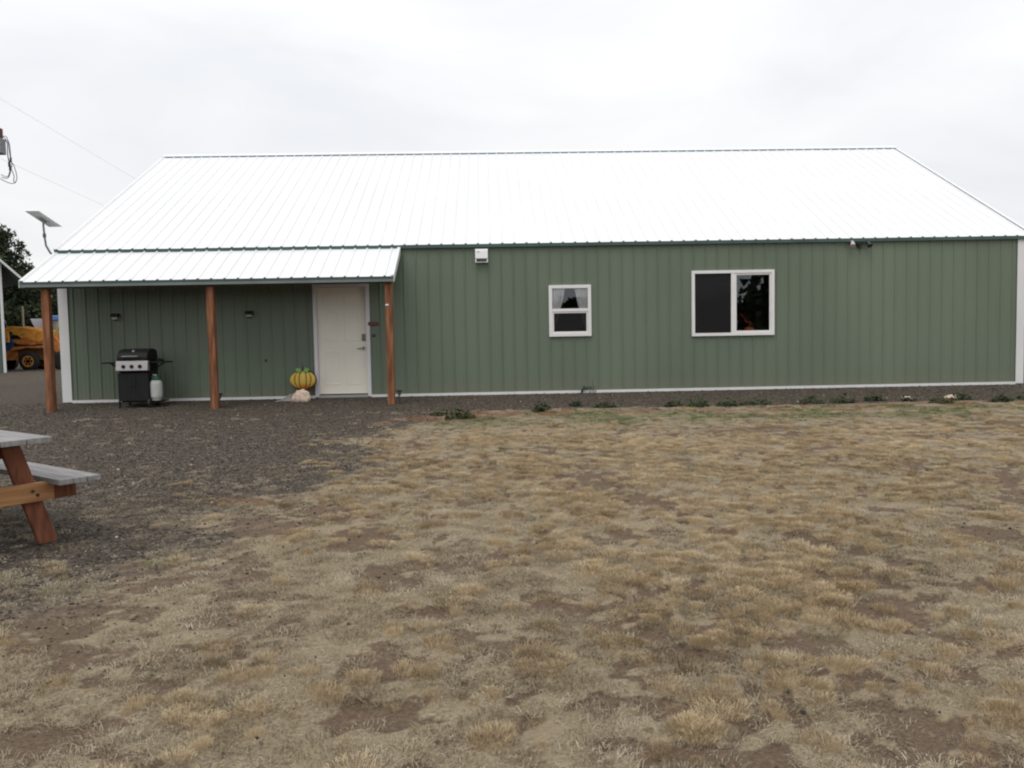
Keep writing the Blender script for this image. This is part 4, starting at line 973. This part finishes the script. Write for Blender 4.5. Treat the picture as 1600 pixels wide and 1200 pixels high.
for s_ in (-1, 1):
    xe = -SW/2 + s_*(SW/2+.70); zr = SRZ+.05; ze = SHt+.05-.70*k2
    MB().add([(-SW/2, -.4, zr), (xe, -.4, ze), (xe, 9.2, ze), (-SW/2, 9.2, zr), (-SW/2, -.4, zr-.05), (xe, -.4, ze-.05), (xe, 9.2, ze-.05), (-SW/2, 9.2, zr-.05)], [(0, 1, 2, 3), (4, 7, 6, 5), (0, 4, 5, 1), (1, 5, 6, 2), (2, 6, 7, 3), (3, 7, 4, 0)]).build('roof', mat('shed_roof', (.10, .13, .12), .5), sh)
    MB().add([(-SW/2, -.43, zr+.03), (xe+s_*.02, -.43, ze+.03), (xe+s_*.02, -.43, ze-.08), (-SW/2, -.43, zr-.08), (-SW/2, -.405, zr+.03), (xe+s_*.02, -.405, ze+.03), (xe+s_*.02, -.405, ze-.08), (-SW/2, -.405, zr-.08)], [(0, 1, 2, 3), (4, 7, 6, 5), (0, 4, 5, 1), (1, 5, 6, 2), (2, 6, 7, 3), (3, 7, 4, 0)]).build('rake_board', whitetrim, sh)

# loader: local x to the right, z up; scale about 36 px per metre in the photo
ld = thing('tractor_loader', (-12.68, 20.3, -.05), 'yellow tractor loader parked beyond the left end of the building', 'loader')
YE = mat('loader_yellow', (.64, .27, .04), .5, 0, .4, 6, .2); OR = mat('loader_orange', (.50, .17, .04), .6, 0, .4, 6, .25); DK = mat('loader_dark', (.02, .02, .022), .7)
MB().prism([(-.6, .42), (-.6, .86), (.72, .86), (.80, .78), (.80, .45)], -.45, .45).build('chassis', OR, ld, bevel=.02)
MB().prism([(.80, .55), (.80, .98), (2.3, .98), (2.5, .8), (2.5, .45), (2.2, .38)], -.3, .3).build('front_frame', mat('loader_dim', (.17, .085, .035), .6), ld, bevel=.02)
MB().prism([(.92, 1.10), (.92, 1.42), (1.28, 1.38), (1.28, 1.10)], -.28, .28).build('engine_hood', YE, ld, bevel=.02)
for yy in (-.55, .45):
    bo = MB().prism([(.42, 1.80), (.52, 1.87), (.74, 1.88), (1.83, 1.72), (2.08, 1.64), (2.14, 1.30), (1.80, 1.20), (.80, 1.53), (.72, 1.64), (.56, 1.66), (.56, 1.20), (.44, 1.20)], yy, yy+.11).build('boom', YE, ld, bevel=.01)
    MB().prism([(.72, 1.24), (.80, 1.33), (1.9, 1.26), (2.2, 1.30), (2.2, 1.20), (1.9, 1.14), (.95, 1.12)], yy+.02, yy+.09).build('lower_link', OR, ld)
    MB().prism([(2.12, 1.62), (2.3, 1.66), (3.05, .62), (2.85, .42), (2.62, .62), (2.12, 1.22)], yy-.001, yy+.10).build('bucket_arm', OR, ld, bevel=.01)
    MB().prism([(2.35, 1.30), (2.45, 1.34), (2.78, 2.05), (2.68, 2.08)], yy+.02, yy+.08).build('tilt_link', mat('link_yellow_green', (.36, .30, .07), .6), ld)
for cx_, rr_ in ((1.38, .40), (-.05, .36), (2.75, .40)):
    for yy in (-.62, .42):
        wh = MB().lathe([(.20, -.12), (rr_*.86, -.13), (rr_, -.09), (rr_, .09), (rr_*.86, .13), (.20, .12)], (cx_, yy+.1, rr_), 26, 'y').build('wheel', blackrub, ld, True)
        if cx_ == 1.38:
            MB().lathe([(.235, -.10), (.235, -.135), (.19, -.135), (.17, -.08), (.07, -.08), (.06, -.12), (.0, -.12)], (cx_, yy+.1, rr_), 22, 'y').build('rim', YE, wh, True)
            for k in range(6):
                a = k*PI/3; MB().box(-.012, .012, -.145+yy+.1+.0, -.085+yy+.1, .07, .18, Matrix.Translation((cx_, 0, rr_)) @ Matrix.Rotation(a, 4, 'Y')).build('rim_rib', YE, wh)
MB().prism([(.66, .84), (.75, 1.02), (2.05, 1.06), (2.1, .95), (1.6, .95), (1.38, .98), (.95, .9)], -.62, -.35).build('fender', OR, ld)
MB().tube([(.97, -.1, 1.62), (.97, -.1, 2.72)], .045, 8).build('exhaust', mat('exhaust_pale', (.30, .24, .18), .6), ld, True)
MB().beam((.34, -.3, 2.0), (-.12, -.3, 2.98), .06, .07, (0, 1, 0)).build('rops_bar', mat('bar_grey', (.10, .125, .14), .5), ld)
MB().beam((.34, -.3, 1.0), (.34, -.3, 2.0), .06, .06, (0, 1, 0)).build('rops_bar', DK, ld)
MB().box(-.5, .9, -.25, .3, .98, 1.42).build('cab_floor', DK, ld)
tag(MB().box(-.17, .17, -.16, .16, 0, .46).build('blue_crate', mat('crate_blue', (.012, .075, .20), .5), None, bevel=.02, loc=(-12.20, 20.05, .812)), 'bright blue container on the rear of the yellow loader', 'container')
tag(MB().box(-.04, .04, -.04, .04, 0, .26).build('white_jug', plast, None, bevel=.02, loc=(-12.43, 20.0, .812)), 'small white jug beside the blue container on the loader', 'jug')
# boat
bt = thing('covered_boat', (-16.95, 31, -.05), 'white boat with a blue cover half hidden behind the yellow loader', 'boat')
def hull():
    mb = MB(); v = []; sec = 10
    for i in range(sec+1):
        t = i/sec; xx = t*4.6; wv = .95*math.sin(min(1, t*1.5)*PI/2)+.03; zk = 1.35-.45*min(1, t*1.8); zt = 2.5-.15*t
        v += [(xx, 0, zk+(1-t)*.5), (xx, -wv*.7, (zk+zt)/2), (xx-.25*(1-t), -wv, zt), (xx-.25*(1-t), wv, zt), (xx, wv*.7, (zk+zt)/2)]
    f = [(i*5+k, i*5+(k+1) % 5, (i+1)*5+(k+1) % 5, (i+1)*5+k) for i in range(sec) for k in range(5)]
    f += [(0, 1, 2, 3, 4), tuple(sec*5+k for k in (4, 3, 2, 1, 0))]
    return mb.add(v, f)
hull().build('hull', mat('hull_white', (.55, .52, .56), .4), bt, True)
MB().box(1.2, 3.9, -.96, -.93, 1.5, 1.72).build('stripe', mat('stripe_red', (.30, .05, .05), .5), bt)
MB().prism([(.8, 2.36), (1.0, 2.62), (3.6, 2.66), (4.4, 2.3)], -.8, .8).build('cover', mat('cover_blue', (.07, .16, .34), .7), bt, bevel=.05)
for xx in (2.2, 2.9): MB().lathe([(.0, -.1), (.3, -.1), (.3, .1), (.0, .1)], (xx, -.85, .3), 16, 'y').build('trailer_wheel', blackrub, bt, True)
MB().box(.2, 4.4, -.7, -.6, .5, .6).box(.2, 4.4, .6, .7, .5, .6).box(.6, .7, -.6, .6, .6, 1.2).box(3.6, 3.7, -.6, .6, .6, .9).build('trailer', DK, bt)

# trees
barkm = mat('pine_bark', (.07, .05, .04), .9, 0, .2, 6, .3, .5, stretch=(4, 4, .5))
def needle_mat(name, c1, c2):
    M = bpy.data.materials.new(name); M.use_nodes = True; t = M.node_tree; b = t.nodes['Principled BSDF']; b.inputs['Roughness'].default_value = .8; b.inputs['Specular IOR Level'].default_value = .2
    g = t.nodes.new('ShaderNodeNewGeometry'); r = t.nodes.new('ShaderNodeValToRGB'); r.color_ramp.elements[0].color = (*c1, 1); r.color_ramp.elements[1].color = (*c2, 1)
    t.links.new(g.outputs['Random Per Island'], r.inputs[0]); t.links.new(r.outputs[0], b.inputs['Base Color']); return M
needles = needle_mat('pine_needles', (.018, .030, .016), (.065, .082, .040))
def pine(loc, hgt, rad, nlimb, seed, label, leafs=26, base=.12):
    r = random.Random(seed); t = thing('pine_tree', loc, label, 'tree', 'trees beyond the loader')
    MB().tube([(0, 0, -.2), (.05, 0, hgt*.35), (-.05, .05, hgt*.7), (0, 0, hgt*.96)], [hgt*.026, hgt*.02, hgt*.011, .02], 9).build('trunk', barkm, t, True)
    lm = MB(); V = []; Fs = []
    for i in range(nlimb):
        u = i/nlimb; zz = hgt*(base+(.97-base)*u); a = i*2.4+r.uniform(-.5, .5)
        prof_ = (math.sin(PI*min(1, (u*.92+.16)))**.7)*(1-.35*u); L_ = rad*prof_*r.uniform(.65, 1.15)
        tip = Vector((math.cos(a)*L_, math.sin(a)*L_, zz+L_*r.uniform(.05, .4)))
        st = Vector((0, 0, zz)); lm.tube([st, st.lerp(tip, .5)+Vector((0, 0, -.05*L_)), tip], [.05*(1-u)+.02, .03, .012], 5)
        ncl = max(3, int(L_*4.2))
        for c_ in range(ncl):
            q = .25+.8*(c_+r.random())/ncl; ctr = st.lerp(tip, q)+Vector((r.gauss(0, .14*rad*.5), r.gauss(0, .14*rad*.5), r.gauss(.05, .10*rad*.5)))
            cr_ = r.uniform(.25, .50)
            for k_ in range(leafs):
                d = Vector((r.gauss(0, 1), r.gauss(0, 1), r.gauss(0, .8)))
                d.normalize(); p = ctr+d*cr_*r.random()**.5; l_ = r.uniform(.12, .24); e1 = (d+Vector((r.gauss(0, .5), r.gauss(0, .5), r.gauss(.3, .4)))).normalized()*l_
                e2 = e1.cross(Vector((r.gauss(0, 1), r.gauss(0, 1), r.gauss(0, 1)))).normalized()*l_*.36
                b_ = len(V); V += [p-e2, p+e2, p+e1]; Fs.append((b_, b_+1, b_+2))
    lm.build('limbs', barkm, t, True)
    me = bpy.data.meshes.new('crown'); me.from_pydata([tuple(v) for v in V], [], Fs); me.materials.append(needles)
    o = bpy.data.objects.new('crown', me); COL.objects.link(o); o.parent = t
    return t
pine((-21.9, 37, -.05), 8.3, 3.2, 62, 3, 'tall dark green pine at the left edge behind the shed roof', 44, .05)
pine((-19.3, 38.5, -.05), 6.5, 3.3, 56, 4, 'shorter dark pine sloping down to the building, right of the tall one', 44, .05)
pine((-25.0, 45, -.05), 6.5, 3.4, 50, 6, 'low dark pine seen under the shed eave behind the loader', 34, .03)
pine((-20.6, 47, -.05), 5.6, 3.0, 46, 8, 'low dark pine seen between the post and the building corner', 34, .03)
# far wood behind the camera and on the horizon: reads as one mass (seen in the window reflection)
r = random.Random(77); V = []; Fs = []
def clump(cx, cy, wv, hv, n_):
    for _ in range(n_):
        a = r.uniform(0, 2*PI); q = r.random()**.5; p = Vector((cx+math.cos(a)*q*wv, cy+math.sin(a)*q*wv*.6, hv*r.random()**.8*(1-.35*q*q)))
        l_ = r.uniform(.5, 1.3); e1 = Vector((r.gauss(0, 1), r.gauss(0, 1), r.gauss(0, 1))).normalized()*l_; e2 = e1.orthogonal().normalized()*l_*.6
        b_ = len(V); V.extend([p-e2, p+e2, p+e1]); Fs.append((b_, b_+1, b_+2))
for i in range(46): clump(-90+i*5+r.uniform(-2, 2), -112+r.uniform(-5, 5), 5.5, r.uniform(6.6, 7.6), 520)
for cx_, cy_, hv in ((47, -96, 12), (52, -99, 14), (57, -97, 11), (5, -110, 7.5), (-40, -106, 9)): clump(cx_, cy_, 4.2, hv, 700)
me = bpy.data.meshes.new('far_wood'); me.from_pydata([tuple(v) for v in V], [], Fs); me.materials.append(needles)
o = bpy.data.objects.new('far_wood', me); COL.objects.link(o); o.location = (0, 0, -.4); tag(o, kind='stuff')

# utility pole with transformer, cable loops and service wires
up = thing('utility_pole', (-4.86, 6.0, -.05), 'utility pole fittings with a grey box and hanging cable loops at the left edge', 'utility pole')
wood = mat('pole_wood', (.12, .075, .05), .9, 0, .2, 5, .25, .4, stretch=(4, 4, .4))
MB().tube([(0, 0, -.3), (0, 0, 4), (0, 0, 7.7)], [.16, .15, .12], 14).build('pole', wood, up, True)
MB().box(-.9, .42, -.10, -.205+.06, 7.32, 7.44).build('crossarm', wood, up, bevel=.01)
MB().box(.1, .585, -.10, .10, 6.38, 6.62).build('bracket_block', mat('block_red_brown', (.12, .045, .04), .8), up, bevel=.01)
MB().box(.2, .625, -.14, .14, 5.97, 6.36).build('grey_box', mat('transformer_grey', (.24, .24, .26), .5), up, bevel=.02)
for xx in (-.8, .36): MB().lathe([(.02, 0), (.04, .03), (.03, .06), (.045, .09), (.02, .12)], (xx, -.12, 7.441), 12).build('insulator', mat('insulator_glaze', (.10, .05, .04), .3), up, True)
def loc_(p): return (p[0]+4.86, 0, p[1]+.05)
lm_ = mat('cable_grey', (.10, .10, .12), .5)
def smooth(P, n=5):
    P = [Vector(p) for p in P]; out = []
    for i in range(len(P)-1):
        a, b, c, d = P[max(i-1, 0)], P[i], P[i+1], P[min(i+2, len(P)-1)]
        for k in range(n):
            t = k/n; out.append(.5*((2*b)+(c-a)*t+(2*a-5*b+4*c-d)*t*t+(3*b-a-3*c+d)*t**3))
    return out+[P[-1]]
# the loops hang in the plane of the pole, coordinates (x, z)
def cz(u, v): return (-4.29+u*.0162+ (.0012*(v-200)*.0), 6.57-(v-200)*.0160)
LOOPS = [[(2, 214), (8, 213), (11, 220), (14, 250), (18, 258), (22, 275), (20, 284), (14, 287), (5, 284), (-4, 279)],
         [(4, 214), (9, 222), (9, 245), (13, 262), (17, 275), (16, 283), (19, 286)],
         [(-4, 272), (2, 275), (7, 275), (10, 268), (14, 258), (13, 246), (12, 226), (9, 216)],
         [(-4, 276), (4, 278), (8, 275), (11, 266), (11, 256), (8, 243), (8, 225), (5, 216)]]
for i, L0 in enumerate(LOOPS):
    MB().tube([(q.x, q.y+.02*i, q.z) for q in smooth([loc_(cz(*p)) for p in L0])], .010, 5).build('cable_loop', lm_, up, True)
for u, v in ((14, 250), (11, 257), (12, 263)):
    p = loc_(cz(u, v)); MB().tube([(p[0], .0, p[2]+.06), (p[0], .0, p[2]-.06)], .024, 7).build('splice', darkmetal, up, True)
for p0, p1, lab in (((-4.50, 5.88, 7.47), (-5.5, 25, 7.3), 'upper thin overhead wire running down behind the roof at the left'), ((-4.30, 6.0, 5.80), (-7.35, 25, 6.69), 'lower thin overhead wire running behind the roof above the satellite dish')):
    a_, b_ = Vector(p0), Vector(p1); e_ = a_+(b_-a_)*3.2
    pts = [a_.lerp(e_, k/12)-Vector((0, 0, .5*math.sin(PI*k/12))) for k in range(13)]
    tag(MB().tube(pts, .0026, 5).build('overhead_wire', mat('wire_grey', (.45, .46, .48), .6), None, True), lab, 'wire', 'overhead wires at the left')
